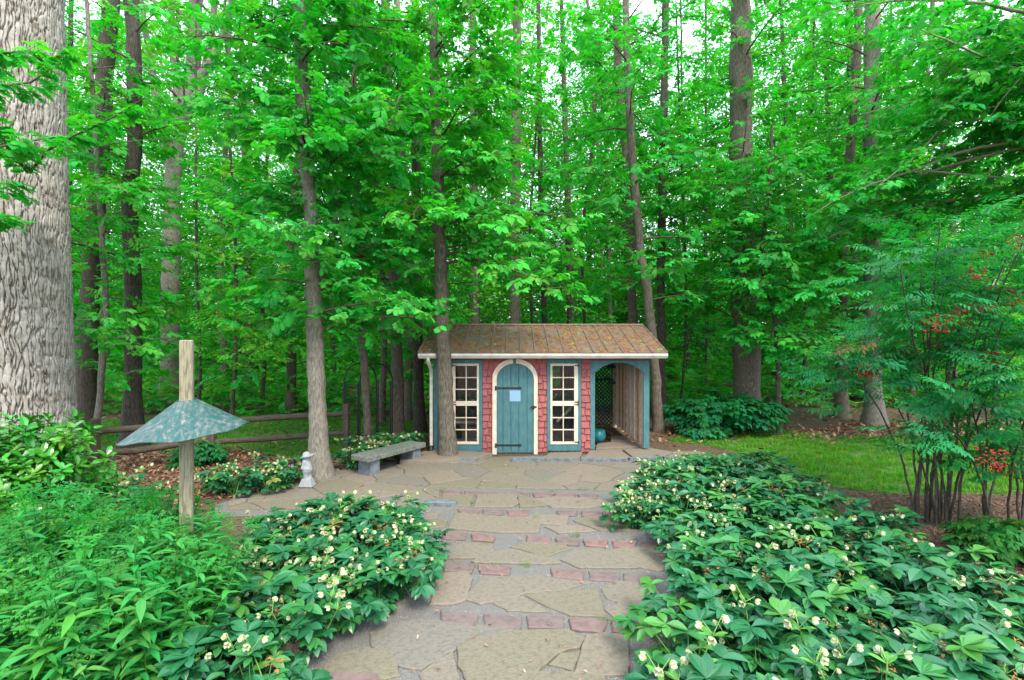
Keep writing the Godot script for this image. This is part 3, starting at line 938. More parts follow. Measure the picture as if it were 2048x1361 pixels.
	# windows: teal surround, cream frame, two sashes of six panes
	var win := [[896.0, 965.0, 905.0, 958.0, 720.0, 906.0, true], [1094.0, 1162.0, 1100.5, 1155.5, 719.0, 902.0, false]]
	for o in win:
		var sr := Buf.new()
		face_box(sr, o[0], o[4], o[2], o[5], 0.0, 0.03)
		face_box(sr, o[3], o[4], o[1], o[5], 0.0, 0.03)
		face_box(sr, o[2], o[4], o[3], 727.5, 0.0, 0.029)
		face_box(sr, o[2], 888, o[3], o[5], 0.0, 0.029)
		part("window_surround", sr.mesh(), mats["teal"], t)
		var wn := put(Node3D.new(), "window", t)
		var hinge_left: bool = o[6]
		var l: float = o[2] + (6.0 if hinge_left else 4.0)
		var r: float = o[3] - (4.0 if hinge_left else 7.5)
		for sash in [[727.5, 806.0], [806.2, 888.5]]:
			var top: float = sash[0] + (4.5 if sash[0] < 800 else 5.5)
			var bot: float = sash[1] - (3.5 if sash[0] < 800 else 5.0)
			var fr := Buf.new()
			face_box(fr, o[2], sash[0], l, sash[1], 0.001, 0.045, 0.003)
			face_box(fr, r, sash[0], o[3], sash[1], 0.001, 0.045, 0.003)
			face_box(fr, l, sash[0], r, top, 0.002, 0.044, 0.003)
			face_box(fr, l, bot, r, sash[1], 0.002, 0.044, 0.003)
			part("sash", fr.mesh(), mats["cream"], wn)
			for k in 3:
				var y0 := lerpf(top, bot, k / 3.0)
				var y1 := lerpf(top, bot, (k + 1) / 3.0)
				if k > 0:
					var m := Buf.new()
					face_box(m, l, y0 - 0.9, r, y0 + 0.9, 0.005, 0.036, 0.002)
					part("muntin", m.mesh(), mats["cream"], wn)
				for e in 2:
					var pn := Buf.new()
					face_box(pn, lerpf(l, r, e / 2.0) + 0.3, y0 + 0.3, lerpf(l, r, (e + 1) / 2.0) - 0.3, y1 - 0.3, 0.014, 0.019, 0.0)
					part("pane", pn.mesh(), mats["glass"], wn)
			var vm := Buf.new()
			face_box(vm, (l + r) / 2 - 0.9, top, (l + r) / 2 + 0.9, bot, 0.004, 0.038, 0.002)
			part("muntin", vm.mesh(), mats["cream"], wn)
		for y in [731.5, 804, 809, 884]:
			var hb := Buf.new()
			var hx: float = o[2] - 1 if hinge_left else o[3] - 7
			face_box(hb, hx, y - 1, hx + 9, y + 1, 0.045, 0.052, 0.001)
			face_box(hb, (hx + 0.5 if hinge_left else hx + 6), y - 2.2, (hx + 2.5 if hinge_left else hx + 8.5), y + 2.2, 0.044, 0.056, 0.001)
			part("hinge", hb.mesh(), mats["rust_iron"], wn)
	# arched plank door with cream casing
	var ca := Buf.new()
	arch_band(ca, arch_poly(985, 1075, 757, 717.5, 908), arch_poly(993.5, 1067.5, 759, 727, 908), 0.0, 0.06)
	part("door_casing", ca.mesh(), mats["cream"], t)
	var key := Buf.new()
	key.prism(PackedVector2Array([Vector2(sx(1026.7), sy(728)), Vector2(sx(1031.3), sy(728)), Vector2(sx(1033), sy(716.5)), Vector2(sx(1025), sy(716.5))]), front(0.0), 0.072, 0.003)
	part("keystone", key.mesh(), mats["teal"], t)
	var dr := put(Node3D.new(), "door", t)
	var hole := arch_poly(993.8, 1067.2, 759.3, 727.3, 905.5)
	var edges := [993.8, 1006.0, 1021.8, 1037.6, 1054.0, 1067.2]
	for k in 5:
		var x0 := sx(edges[k]) + (0.0025 if k else 0.0)
		var x1 := sx(edges[k + 1]) - (0.0025 if k < 4 else 0.0)
		var q := PackedVector2Array([Vector2(x0, -0.1), Vector2(x1, -0.1), Vector2(x1, 3), Vector2(x0, 3)])
		for e in Geometry2D.intersect_polygons(q, hole):
			var b := Buf.new()
			b.prism(rough_edge(e, 0.12, 0.0016), front(0.002), 0.026, 0.004)
			part("plank", b.mesh(), mats["teal"], dr)
	for y in [776.5, 890.5]:
		var b := Buf.new()
		face_box(b, 990, y - 4.5, 993.4, y + 4.5, 0.058, 0.068, 0.002)
		face_box(b, 993, y - 1.9, 1043, y + 1.9, 0.028, 0.036, 0.002)
		for k in 5:
			var c := 998.0 + 8.5 * k
			face_box(b, c, y - 0.8, c + 1.6, y + 0.8, 0.036, 0.041, 0.001)
		face_box(b, 1037, y - 3.0, 1041, y + 3.0, 0.029, 0.0365, 0.002)
		part("strap_hinge", b.mesh(), mats["iron"], dr)
	var lt := Buf.new()
	face_box(lt, 1061, 812, 1073, 815.5, 0.06, 0.07, 0.002)
	face_box(lt, 1065, 810.5, 1069, 818.5, 0.05, 0.06, 0.002)
	part("latch", lt.mesh(), mats["iron"], dr)
	var no := Buf.new()
	face_box(no, 1019.2, 781, 1041, 803, 0.0295, 0.0325, 0.001)
	var sheet := part("notice_sheet", no.mesh(), mats["notice"], dr)
	sheet.set_meta("label", "pale blue notice sheet fixed to the door planks")
	# open bay: arched teal front, posts, lattices, shelf rails
	var ay := Buf.new()
	arch_band(ay, PackedVector2Array([Vector2(sx(1180.5), sy(899)), Vector2(sx(1180.5), sy(721))]), PackedVector2Array([Vector2(sx(1189.5), sy(899)), Vector2(sx(1189.5), sy(721))]), -0.03, 0.03)
	arch_band(ay, PackedVector2Array([Vector2(sx(1286.5), sy(896)), Vector2(sx(1286.5), sy(721))]), PackedVector2Array([Vector2(sx(1298), sy(896)), Vector2(sx(1298), sy(721))]), -0.03, 0.03)
	var lower := PackedVector2Array()
	var upper := PackedVector2Array()
	for k in 25:
		var f := k / 24.0
		var x := lerpf(1189.5, 1286.5, f)
		var e := 1.0 - pow(absf(f - 0.5) * 2, 2.2)
		lower.append(Vector2(sx(x), sy(745.0 - 19.0 * e)))
		upper.append(Vector2(sx(x), sy(721)))
	arch_band(ay, upper, lower, -0.03, 0.028)
	part("bay_arch", ay.mesh(), mats["teal"], t)
	var jb := Buf.new()
	jb.box(Vector3(w - 0.065, sy(721) / 2 + 0.04, -0.09), Vector3(0.06, sy(721) - 0.1, 0.1), 0.004)
	part("bay_post", jb.mesh(), mats["cream"], t)
	part("bay_post", box_mesh(Vector3(0.09, wall_top, 0.09), 0.004, Vector3(w - 0.06, wall_top / 2, -deep + 0.02)), mats["weathered"], t)
	var lx0 := part_x
	var lx1 := w - 0.1
	var gap := 0.1
	var lat := func(x0: float, x1: float, y0: float, y1: float, xf: Transform3D, mat: Material, wide: float) -> void:
		var frame := PackedVector2Array([Vector2(x0, y0), Vector2(x1, y0), Vector2(x1, y1), Vector2(x0, y1)])
		for sgn in [-1.0, 1.0]:
			var k := -(y1 - y0)
			while k < (x1 - x0) + (y1 - y0):
				var a := Vector2(x0 + k, y0 if sgn > 0 else y1)
				var d := Vector2(1, sgn).normalized()
				var e := Vector2(-d.y, d.x) * wide / 2
				var q := PackedVector2Array([a + e - d * 0.2, a - e - d * 0.2, a - e + d * 4.5, a + e + d * 4.5])
				for c in Geometry2D.intersect_polygons(q, frame):
					if c.size() < 3: continue
					var b := Buf.new()
					b.prism(c, Transform3D(xf.basis, xf * Vector3(0, 0, 0.007 if sgn > 0 else 0.0)), 0.006, 0.0, true)
					part("lattice_slat", b.mesh(), mat, t)
				k += gap
	lat.call(lx0, lx1, 0.05, wall_top, Transform3D(Basis.IDENTITY, Vector3(0, 0, -deep - 0.01)), mats["lattice_green"], 0.03)
	gap = 0.27
	lat.call(0.15, deep - 0.05, 0.1, wall_top, Transform3D(Basis(Vector3.FORWARD, Vector3.UP, Vector3.LEFT), Vector3(w - 0.04, 0, 0)), mats["weathered"], 0.045)
	for k in 8:
		var z := -0.2 - k * 0.35 + rnd(-0.02, 0.02)
		part("batten", box_mesh(Vector3(0.022, wall_top - 0.12, rnd(0.06, 0.1)), 0.003, Vector3(w - 0.075, wall_top / 2 + 0.05, z)), mats[["weathered", "pale_board", "tan_board"][(k * 2 + k / 3) % 3]], t)
	for y in [sy(742), sy(783)]:
		part("shelf_rail", box_mesh(Vector3(lx1 - lx0, 0.05, 0.05), 0.004, Vector3((lx0 + lx1) / 2, y, -deep + 0.06)), mats["lattice_green"], t)
		part("shelf_bracket", box_mesh(Vector3(0.16, 0.06, 0.2), 0.004, Vector3(lx1 - 0.06, y - 0.07, -deep + 0.16)), mats["lattice_green"], t)
	part("bay_stud", box_mesh(Vector3(0.05, wall_top, 0.05), 0.003, Vector3(part_x + 0.03, wall_top / 2, -deep + 0.3)), mats["inside_wood"], t)
	# roof: ribbed metal panels on both slopes, ridge cap, soffit, gutter and downspout
	var x0 := -0.245
	var x1 := w + 0.255
	var rf := put(Node3D.new(), "roof", t)
	var run := deep / 2 + 0.32
	var rise := ridge_y - 1.955
	var slope := sqrt(run * run + rise * rise)
	for side in [1.0, -1.0]:
		var ang: float = atan2(rise, run) * side
		var mid := Vector3(0, (ridge_y + 1.955) / 2, ridge_z + side * run / 2)
		var turn := Basis(Vector3.RIGHT, ang)
		var n := 17
		var pw := (x1 - x0) / n
		for k in n:
			part("roof_panel", box_mesh(Vector3(pw - 0.001, 0.012, slope), 0.0, mid + Vector3(x0 + (k + 0.5) * pw, 0, 0), turn), mats["roof_metal"], rf)
		for k in n + 1:
			var b := Buf.new()
			var h := 0.022
			var p := PackedVector2Array([Vector2(-0.024, 0), Vector2(0.024, 0), Vector2(0.011, h), Vector2(-0.011, h)])
			b.prism(p, Transform3D(turn * Basis(Vector3.RIGHT, Vector3.UP, Vector3.BACK), mid + Vector3(x0 + k * pw, 0, 0) + turn * Vector3(0, 0.006, -slope / 2)), slope, 0.0, true)
			part("rib", b.mesh(), mats["roof_metal"], rf)
		part("ridge_cap", box_mesh(Vector3(x1 - x0, 0.012, 0.12), 0.003, Vector3((x0 + x1) / 2, ridge_y + 0.012, ridge_z + side * 0.056), turn), mats["roof_metal"], rf)
	var sf := Buf.new()
	sf.box(Vector3((x0 + x1) / 2, 1.905, 0.15), Vector3(x1 - x0 - 0.03, 0.012, 0.3), 0.0, Basis(Vector3.RIGHT, 0.1))
	sf.box(Vector3((x0 + x1) / 2, 1.9, 0.285), Vector3(x1 - x0 - 0.02, 0.1, 0.02), 0.002)
	part("soffit", sf.mesh(), mats["cream"], rf)
	for gx in [x0 + 0.012, x1 - 0.012]:
		for side in [1.0, -1.0]:
			part("barge_board", box_mesh(Vector3(0.02, 0.09, slope - 0.03), 0.002, Vector3(gx, (ridge_y + 1.955) / 2 - 0.054, ridge_z + side * run / 2), Basis(Vector3.RIGHT, atan2(rise, run) * side)), mats["cream"], rf)
	var gt := Buf.new()
	var prof := PackedVector2Array([Vector2(0, 0), Vector2(0.06, 0), Vector2(0.085, 0.035), Vector2(0.095, 0.05), Vector2(0.095, 0.085), Vector2(0.083, 0.085), Vector2(0.083, 0.055), Vector2(0.055, 0.012), Vector2(0.01, 0.012), Vector2(0.01, 0.085), Vector2(0, 0.085)])
	gt.prism(prof, Transform3D(Basis(Vector3.BACK, Vector3.UP, Vector3.LEFT), Vector3(x1 - 0.005, 1.862, 0.297)), x1 - x0 - 0.01, 0.0, true)
	part("gutter", gt.mesh(), mats["gutter_white"], rf)
	var ds := Buf.new()
	ds.tube(PackedVector3Array([Vector3(-0.06, 1.87, 0.34), Vector3(-0.06, 1.8, 0.34), Vector3(-0.05, 1.72, 0.2), Vector3(-0.045, 1.62, 0.06), Vector3(-0.045, 1.5, 0.05), Vector3(-0.045, 0.1, 0.05)]), PackedFloat32Array([0.036, 0.036, 0.036, 0.036, 0.034, 0.034]), 10)
	part("downspout", ds.mesh(), mats["gutter_white"], t)
	var bt := Buf.new()
	bt.tube(PackedVector3Array([Vector3(-0.045, 0.17, 0.05), Vector3(-0.05, 0.08, 0.07), Vector3(-0.08, 0.045, 0.16)]), PackedFloat32Array([0.046, 0.052, 0.055]), 10)
	part("downspout_boot", bt.mesh(), mats["iron"], t)
	# catkins and leaf scraps caught on the roof
	var cat := Buf.new()
	for k in 5:
		var a := rnd(0, TAU)
		var d := Vector3(cos(a), 0, sin(a))
		var p := Vector3(rnd(-0.03, 0.03), rnd(0, 0.006), rnd(-0.03, 0.03))
		var e := Vector3(-sin(a), 0.4, cos(a)) * 0.004
		cat.quad(p - d * 0.03 - e, p - d * 0.03 + e, p + d * 0.03 + e + Vector3(0, 0.004, 0), p + d * 0.03 - e)
	var cx := []
	var cc := PackedColorArray()
	var clump := noise(8, 1.6, 3)
	for k in 4200:
		var u := rnd(x0, x1)
		var s := rng.randf()
		if clump.get_noise_2d(u, s * slope) + rnd(-0.35, 0.35) < -0.02: continue
		var ang := atan2(rise, run)
		cx.append(Transform3D(Basis(Vector3.RIGHT, ang) * Basis(Vector3.UP, rnd(0, TAU)).scaled(Vector3.ONE * rnd(0.5, 1.1)), Vector3(u, ridge_y - s * rise + 0.012, ridge_z + s * run)))
		cc.append(Color(0.27, 0.145, 0.062) * rnd(0.55, 1.3) if rng.randf() < 0.96 else Color(0.2, 0.42, 0.08))
	var cl := scatter("fallen_catkins", cat.mesh(), mats["plain_tint"], cx, cc, t)
	# things inside
	var wb := thing("workbench", "brown wooden workbench inside the shed behind the paned windows", "workbench", t.position + Vector3(2.15, 0.06, -0.75))
	part("bench_top", box_mesh(Vector3(1.0, 0.05, 0.55), 0.004, Vector3(0.25, 0.82, 0)), mats["weathered"], wb)
	for q in [[-0.2, 0.2], [0.7, 0.2], [-0.2, -0.2], [0.7, -0.2]]: part("leg", box_mesh(Vector3(0.09, 0.8, 0.09), 0.004, Vector3(q[0], 0.4, q[1])), mats["inside_wood"], wb)
	part("brace", box_mesh(Vector3(0.05, 0.42, 0.05), 0.003, Vector3(0.42, 0.62, 0.24), Basis(Vector3.BACK, -0.8)), mats["weathered"], wb)
	var sh := thing("storage_shelf", "low wooden storage shelf inside the shed beside its side wall", "shelf", t.position + Vector3(0.55, 0.06, -0.7))
	for y in [0.04, 0.46, 0.86]: part("shelf_board", box_mesh(Vector3(0.85, 0.04, 0.4), 0.003, Vector3(0, y, 0)), mats["weathered"], sh)
	for q in [-0.4, 0.4]: part("side_panel", box_mesh(Vector3(0.04, 0.92, 0.4), 0.003, Vector3(q, 0.46, 0)), mats["inside_wood"], sh)
	# glazed pot in the open bay
	var pt := ground_at(1198, 884, 0.085)
	var pot := thing("glazed_pot", "round glossy teal pot on the paved floor of the shed's open bay", "pot", pt)
	var pb := Buf.new()
	var pr := [[0.075, 0.0], [0.1, 0.015], [0.135, 0.08], [0.145, 0.14], [0.13, 0.205], [0.118, 0.225]]
	var pp := PackedVector3Array()
	var rr := PackedFloat32Array()
	for q in pr:
		pp.append(Vector3(0, q[1], 0))
		rr.append(q[0])
	pb.tube(pp, rr, 28)
	pb.smooth()
	part("bowl", pb.mesh(), mats["pot_glaze"], pot)
	var rim := Buf.new()
	rim.tube(PackedVector3Array([Vector3(0, 0.222, 0), Vector3(0, 0.232, 0), Vector3(0, 0.246, 0), Vector3(0, 0.25, 0)]), PackedFloat32Array([0.118, 0.134, 0.134, 0.124]), 28)
	part("rim", rim.mesh(), mats["pot_glaze"], pot)

# ---------------------------------------------------------------- the flagstone path and patio
const ZOOM := 2.4976   # the stones were traced on an enlargement whose corner is pixel (600, 860)
func zoom_poly(list: Array, h: float) -> PackedVector2Array:
	var out := PackedVector2Array()
	for p in list:
		var g := ground_at(600 + p[0] / ZOOM, 860 + p[1] / ZOOM, h)
		out.append(Vector2(g.x, -g.z))
	return out

func paving() -> void:
	rng.seed = 19
	var gb := Buf.new()
	var outline := PackedVector2Array()
	for p in [[430, 1012], [560, 968], [660, 948], [700, 935], [840, 918], [1420, 905], [1420, 960], [1330, 1020], [1330, 1060], [1400, 1110], [1400, 1200], [1350, 1400], [1300, 1600], [500, 1600], [480, 1400], [560, 1330], [640, 1240], [760, 1150], [760, 1080], [700, 1030], [430, 1035]]:
		var g := ground_at(p[0], p[1])
		outline.append(Vector2(g.x, -g.z))
	gb.prism(outline, flat_frame(Vector3.ZERO), 0.008, 0.0)
	var bedm := structure("path", gb.mesh(), mats["gravel"], "grey gravel bed under the flagstone path", "")
	bedm.set_meta("kind", "structure")
	var lay := func(called: String, poly: PackedVector2Array, mat: Material, h: float, bevel: float, amp: float) -> void:
		var tilt := Basis(Vector3(rnd(-1, 1), 0, rnd(-1, 1)).normalized(), rnd(0.0, 0.006))
		var c := Vector2.ZERO
		for p in poly: c += p / poly.size()
		var local := PackedVector2Array()
		for p in poly: local.append(p - c)
		var b := Buf.new()
		b.prism(rough_edge(local, 0.055, amp), Transform3D(tilt * flat_frame(Vector3.ZERO).basis, Vector3.ZERO), h, bevel)
		part(called, b.mesh(), mat, bedm, Vector3(c.x, rnd(-0.003, 0.004), -c.y))
	var stones := [
		[[357, 1010], [420, 975], [600, 950], [850, 962], [1085, 1003], [1060, 1025], [830, 1060], [700, 1130], [610, 1190], [560, 1185], [500, 1170], [450, 1110], [360, 1075]],
		[[790, 1090], [850, 1060], [1100, 1010], [1330, 1005], [1425, 1045], [1390, 1085], [1290, 1110], [1200, 1180], [1150, 1256], [1060, 1330], [880, 1320], [800, 1180]],
		[[120, 1190], [180, 1120], [330, 1085], [440, 1110], [480, 1160], [490, 1225], [420, 1240], [120, 1230]],
		[[600, 1215], [700, 1140], [770, 1110], [785, 1230], [800, 1320], [640, 1320]],
		[[1435, 1025], [1530, 1015], [1640, 1030], [1640, 1220], [1500, 1220], [1370, 1205], [1400, 1130]],
		[[1255, 1165], [1310, 1120], [1395, 1120], [1365, 1195]],
		[[1160, 1210], [1300, 1205], [1520, 1230], [1530, 1330], [1110, 1330]],
		[[650, 870], [690, 720], [840, 710], [855, 740], [820, 850], [760, 870]],
		[[820, 840], [920, 735], [1180, 730], [1460, 760], [1330, 790], [1130, 812], [980, 855], [900, 865]],
		[[975, 862], [1100, 832], [1200, 880], [1240, 903], [1040, 898]],
		[[1135, 822], [1300, 798], [1490, 800], [1525, 926], [1350, 922], [1240, 878]],
		[[1510, 790], [1590, 755], [1750, 755], [1850, 870], [1740, 890], [1600, 860], [1540, 840]],
		[[1525, 890], [1590, 870], [1700, 902], [1700, 932], [1570, 938]],
		[[740, 640], [800, 570], [960, 575], [965, 600], [900, 640]],
		[[690, 590], [780, 560], [790, 585], [735, 635], [690, 640]],
		[[860, 655], [960, 610], [1060, 600], [1290, 650], [1300, 666], [1180, 668], [870, 660]],
		[[1055, 580], [1130, 560], [1320, 565], [1340, 590], [1240, 630]],
		[[1310, 650], [1370, 600], [1500, 592], [1600, 650], [1690, 688], [1400, 686]],
		[[1510, 605], [1620, 590], [1800, 590], [1900, 660], [1800, 702], [1690, 680]],
		[[740, 490], [780, 418], [1100, 440], [1200, 470], [1190, 512], [1000, 512]],
		[[1110, 438], [1170, 425], [1340, 425], [1330, 475], [1200, 465]],
		[[1365, 450], [1430, 435], [1640, 445], [1680, 500], [1500, 500]],
		[[640, 465], [700, 450], [735, 455], [720, 480], [650, 490]],
		[[600, 450], [640, 420], [700, 415], [680, 440]],
		[[1230, 482], [1400, 480], [1480, 505], [1290, 515]],
		[[700, 375], [720, 325], [870, 322], [850, 380]],
		[[870, 385], [890, 325], [1080, 322], [1088, 370], [1060, 385]],
		[[1170, 345], [1280, 332], [1500, 350], [1560, 370], [1440, 390], [1260, 385]],
		[[1090, 330], [1155, 342], [1230, 380], [1100, 385]],
		[[1580, 352], [1700, 347], [1690, 390], [1590, 398]]]
	for s in stones: lay.call("flagstone", Geometry2D.offset_polygon(zoom_poly(s, 0.024), 0.013)[0], mats["flagstone_%d" % (rng.randi() % 5)], 0.026 + rnd(-0.005, 0.006), 0.007, 0.008)
	# rows of pink tapered edging blocks across the path, each row ends as a shallow step
	var rows := [[[690, 900], [1760, 962], 208.0, 62.0], [[700, 655], [1790, 724], 170.0, 46.0], [[560, 502], [1830, 560], 140.0, 34.0], [[780, 392], [1640, 412], 115.0, 24.0], [[700, 302], [1720, 325], 104.0, 19.0], [[100, 1205], [700, 1250], 215.0, 90.0]]
	for r in rows:
		var n := int((r[1][0] - r[0][0]) / r[2])
		for k in n:
			var f0 := (k + 0.03) / n
			var f1 := (k + 0.985) / n
			var y0 := lerpf(r[0][1], r[1][1], f0) + rnd(-2, 2)
			var y1 := lerpf(r[0][1], r[1][1], f1) + rnd(-2, 2)
			var xa := lerpf(r[0][0], r[1][0], f0)
			var xb := lerpf(r[0][0], r[1][0], f1)
			if rng.randf() < 0.07: continue
			y0 += rnd(-0.12, 0.12) * r[3]
			y1 += rnd(-0.12, 0.12) * r[3]
			xa += rnd(0.0, 0.05) * r[2]
			xb -= rnd(0.0, 0.05) * r[2]
			var cut: float = (xb - xa) * rnd(0.02, 0.1)
			lay.call("edging_block", zoom_poly([[xa, y0 + r[3] * 0.06], [xa + cut * 0.5, y0], [xb - cut * 0.5, y1], [xb, y1 + r[3] * 0.1], [xb - cut * rnd(0.6, 1.3), y1 + r[3]], [xa + cut * rnd(0.6, 1.3), y0 + r[3]]], 0.03), mats["paver_%d" % (rng.randi() % 3)], 0.031 + rnd(-0.005, 0.005), 0.01, 0.006)
	# the patio beyond: irregular stones fitted together
	var region := PackedVector2Array()
	for p in [[455, 1010], [560, 975], [665, 955], [720, 940], [850, 921], [1050, 916], [1420, 912], [1400, 960], [1330, 978], [1240, 984], [880, 978], [880, 1008], [800, 1016], [640, 1022], [455, 1022]]:
		var g := ground_at(p[0], p[1])
		region.append(Vector2(g.x, -g.z))
	var seeds := PackedVector2Array()
	for j in 9:
		for i in 16:
			if rng.randf() < 0.12: continue
			seeds.append(Vector2(-5.2 + (i + (0.5 if j % 2 else 0.0)) * 0.6 + rnd(-0.24, 0.24), 6.2 + j * 0.42 + rnd(-0.16, 0.16)))
	for a in seeds.size():
		var cell := PackedVector2Array([seeds[a] + Vector2(-1, -1), seeds[a] + Vector2(1, -1), seeds[a] + Vector2(1, 1), seeds[a] + Vector2(-1, 1)])
		for q in seeds.size():
			if q == a or seeds[a].distance_to(seeds[q]) > 1.9: continue
			var mid := (seeds[a] + seeds[q]) / 2
			var nrm := (seeds[q] - seeds[a]).normalized()
			var next := PackedVector2Array()
			for k in cell.size():
				var p := cell[k]
				var e := cell[(k + 1) % cell.size()]
				var dp := (p - mid).dot(nrm)
				var de := (e - mid).dot(nrm)
				if dp <= 0: next.append(p)
				if (dp < 0) != (de < 0) and absf(dp - de) > 1e-6: next.append(p.lerp(e, dp / (dp - de)))
			cell = next
			if cell.size() < 3: break
		if cell.size() < 3: continue
		for c in Geometry2D.intersect_polygons(cell, region):
			for e in Geometry2D.offset_polygon(c, -rnd(0.003, 0.014)):
				if e.size() < 3: continue
				var ar := 0.0
				for k in e.size(): ar += e[k].cross(e[(k + 1) % e.size()]) / 2
				if absf(ar) < 0.012: continue
				lay.call("flagstone", e, mats["flagstone_%d" % ([1, 1, 2, 0, 3, 4][rng.randi() % 6])], 0.024 + rnd(-0.005, 0.007), 0.006, 0.007)
	# raised apron along the shed, edged with slate, open at the doorway landing
	var apron := func(px: Array, h: float, mat: Material, called: String) -> void:
		var poly := PackedVector2Array()
		for p in px:
			var g := ground_at(p[0], p[1], h)
			poly.append(Vector2(g.x, -g.z))
		lay.call(called, poly, mat, h, 0.006, 0.006)
	var tops := ["flagstone_4", "flagstone_2", "flagstone_4"]
	var ap := [[[800, 913], [868, 899], [985, 906], [955, 915], [880, 921], [800, 921]], [[1085, 916], [1100, 906], [1165, 904], [1160, 915]], [[1168, 915], [1180, 901], [1240, 899], [1262, 914], [1215, 917]], [[1266, 914], [1246, 899], [1300, 896], [1345, 904], [1330, 912]], [[1335, 912], [1350, 903], [1400, 903], [1420, 912]], [[1192, 897], [1240, 895], [1285, 894], [1270, 885], [1225, 884], [1194, 888]], [[1222, 882], [1262, 882], [1250, 873], [1222, 872]]]
	for k in ap.size(): apron.call(ap[k], 0.085, mats[tops[k % 3]], "flagstone")
	for s in [[865, 918.5, 955, 918.5], [1022, 917.5, 1090, 917], [1092, 917, 1160, 918], [1162, 918, 1255, 919], [1258, 917, 1325, 915.5], [1327, 915.5, 1400, 915]]:
		var p := ground_at(s[0], s[1], 0.07)
		var q := ground_at(s[2], s[3], 0.07)
		var m := (p + q) / 2
		part("edging_slab", box_mesh(Vector3((q - p).length(), 0.085, 0.07), 0.006, Vector3.ZERO), mats["slate"], bedm, Vector3(m.x, 0.043, m.z), -atan2(q.z - p.z, q.x - p.x))
	for s in [[842, 1010, 912, 1014]]:
		var p := ground_at(s[0], s[1])
		var q := ground_at(s[2], s[3])
		part("edging_slab", box_mesh(Vector3((q - p).length(), 0.07, 0.12), 0.008, Vector3.ZERO), mats["slate"], bedm, (p + q) / 2 + Vector3(0, 0.03, 0), -0.05)
	# loose gravel in the joints
	var gr := Buf.new()
	for e in [Vector3(1, 1, 1), Vector3(1, 1, -1), Vector3(-1, 1, 1), Vector3(-1, 1, -1)]:
		gr.tri(Vector3(e.x, 0, 0), Vector3(0, e.y * 0.7, 0), Vector3(0, 0, e.z), e)
	var xs := []
	var cs := PackedColorArray()
	for k in 26000:
		var z := 1.0 + pow(rng.randf(), 1.4) * 7.0
		var x := rnd(-3.4, 3.2)
		if not Geometry2D.is_point_in_polygon(Vector2(x, z), outline): continue
		var s := rnd(0.003, 0.008)
		xs.append(Transform3D(Basis(Vector3.UP, rnd(0, TAU)).scaled(Vector3(s, s * rnd(0.6, 1.2), s * rnd(0.6, 1.0))), Vector3(x, 0.008, -z)))
		var g := rnd(0.1, 0.32)
		cs.append(Color(g, g * 0.95, g * rnd(0.82, 0.95)))
	tag(scatter("gravel", gr.mesh(), mats["plain_tint"], xs, cs, self), "loose grey gravel filling the joints between flagstones", "gravel")
	# moss tufts in some joints
	# round river stones at the bed's corner
	for s in [[566, 1322, 0.075], [603, 1312, 0.07], [545, 1345, 0.06]]:
		var p := ground_at(s[0], s[1])
		var b := Buf.new()
		var pts := PackedVector3Array()
		var rad := PackedFloat32Array()
		for k in 9:
			var a := PI * k / 8.0 - PI / 2
			pts.append(Vector3(0, 0.05 + sin(a) * 0.062, 0))
			rad.append(maxf(cos(a) * s[2], 0.002))
		b.tube(pts, rad, 18, false, 0.25, noise(int(s[0]), 4.0, 2))
		b.smooth()
		tag(part("river_stone", b.mesh(), mats["cobble"], self, p, rnd(0, 3)), "smooth tan river stone at the bed edge beside the path", "stone", "river stones edging the bed")

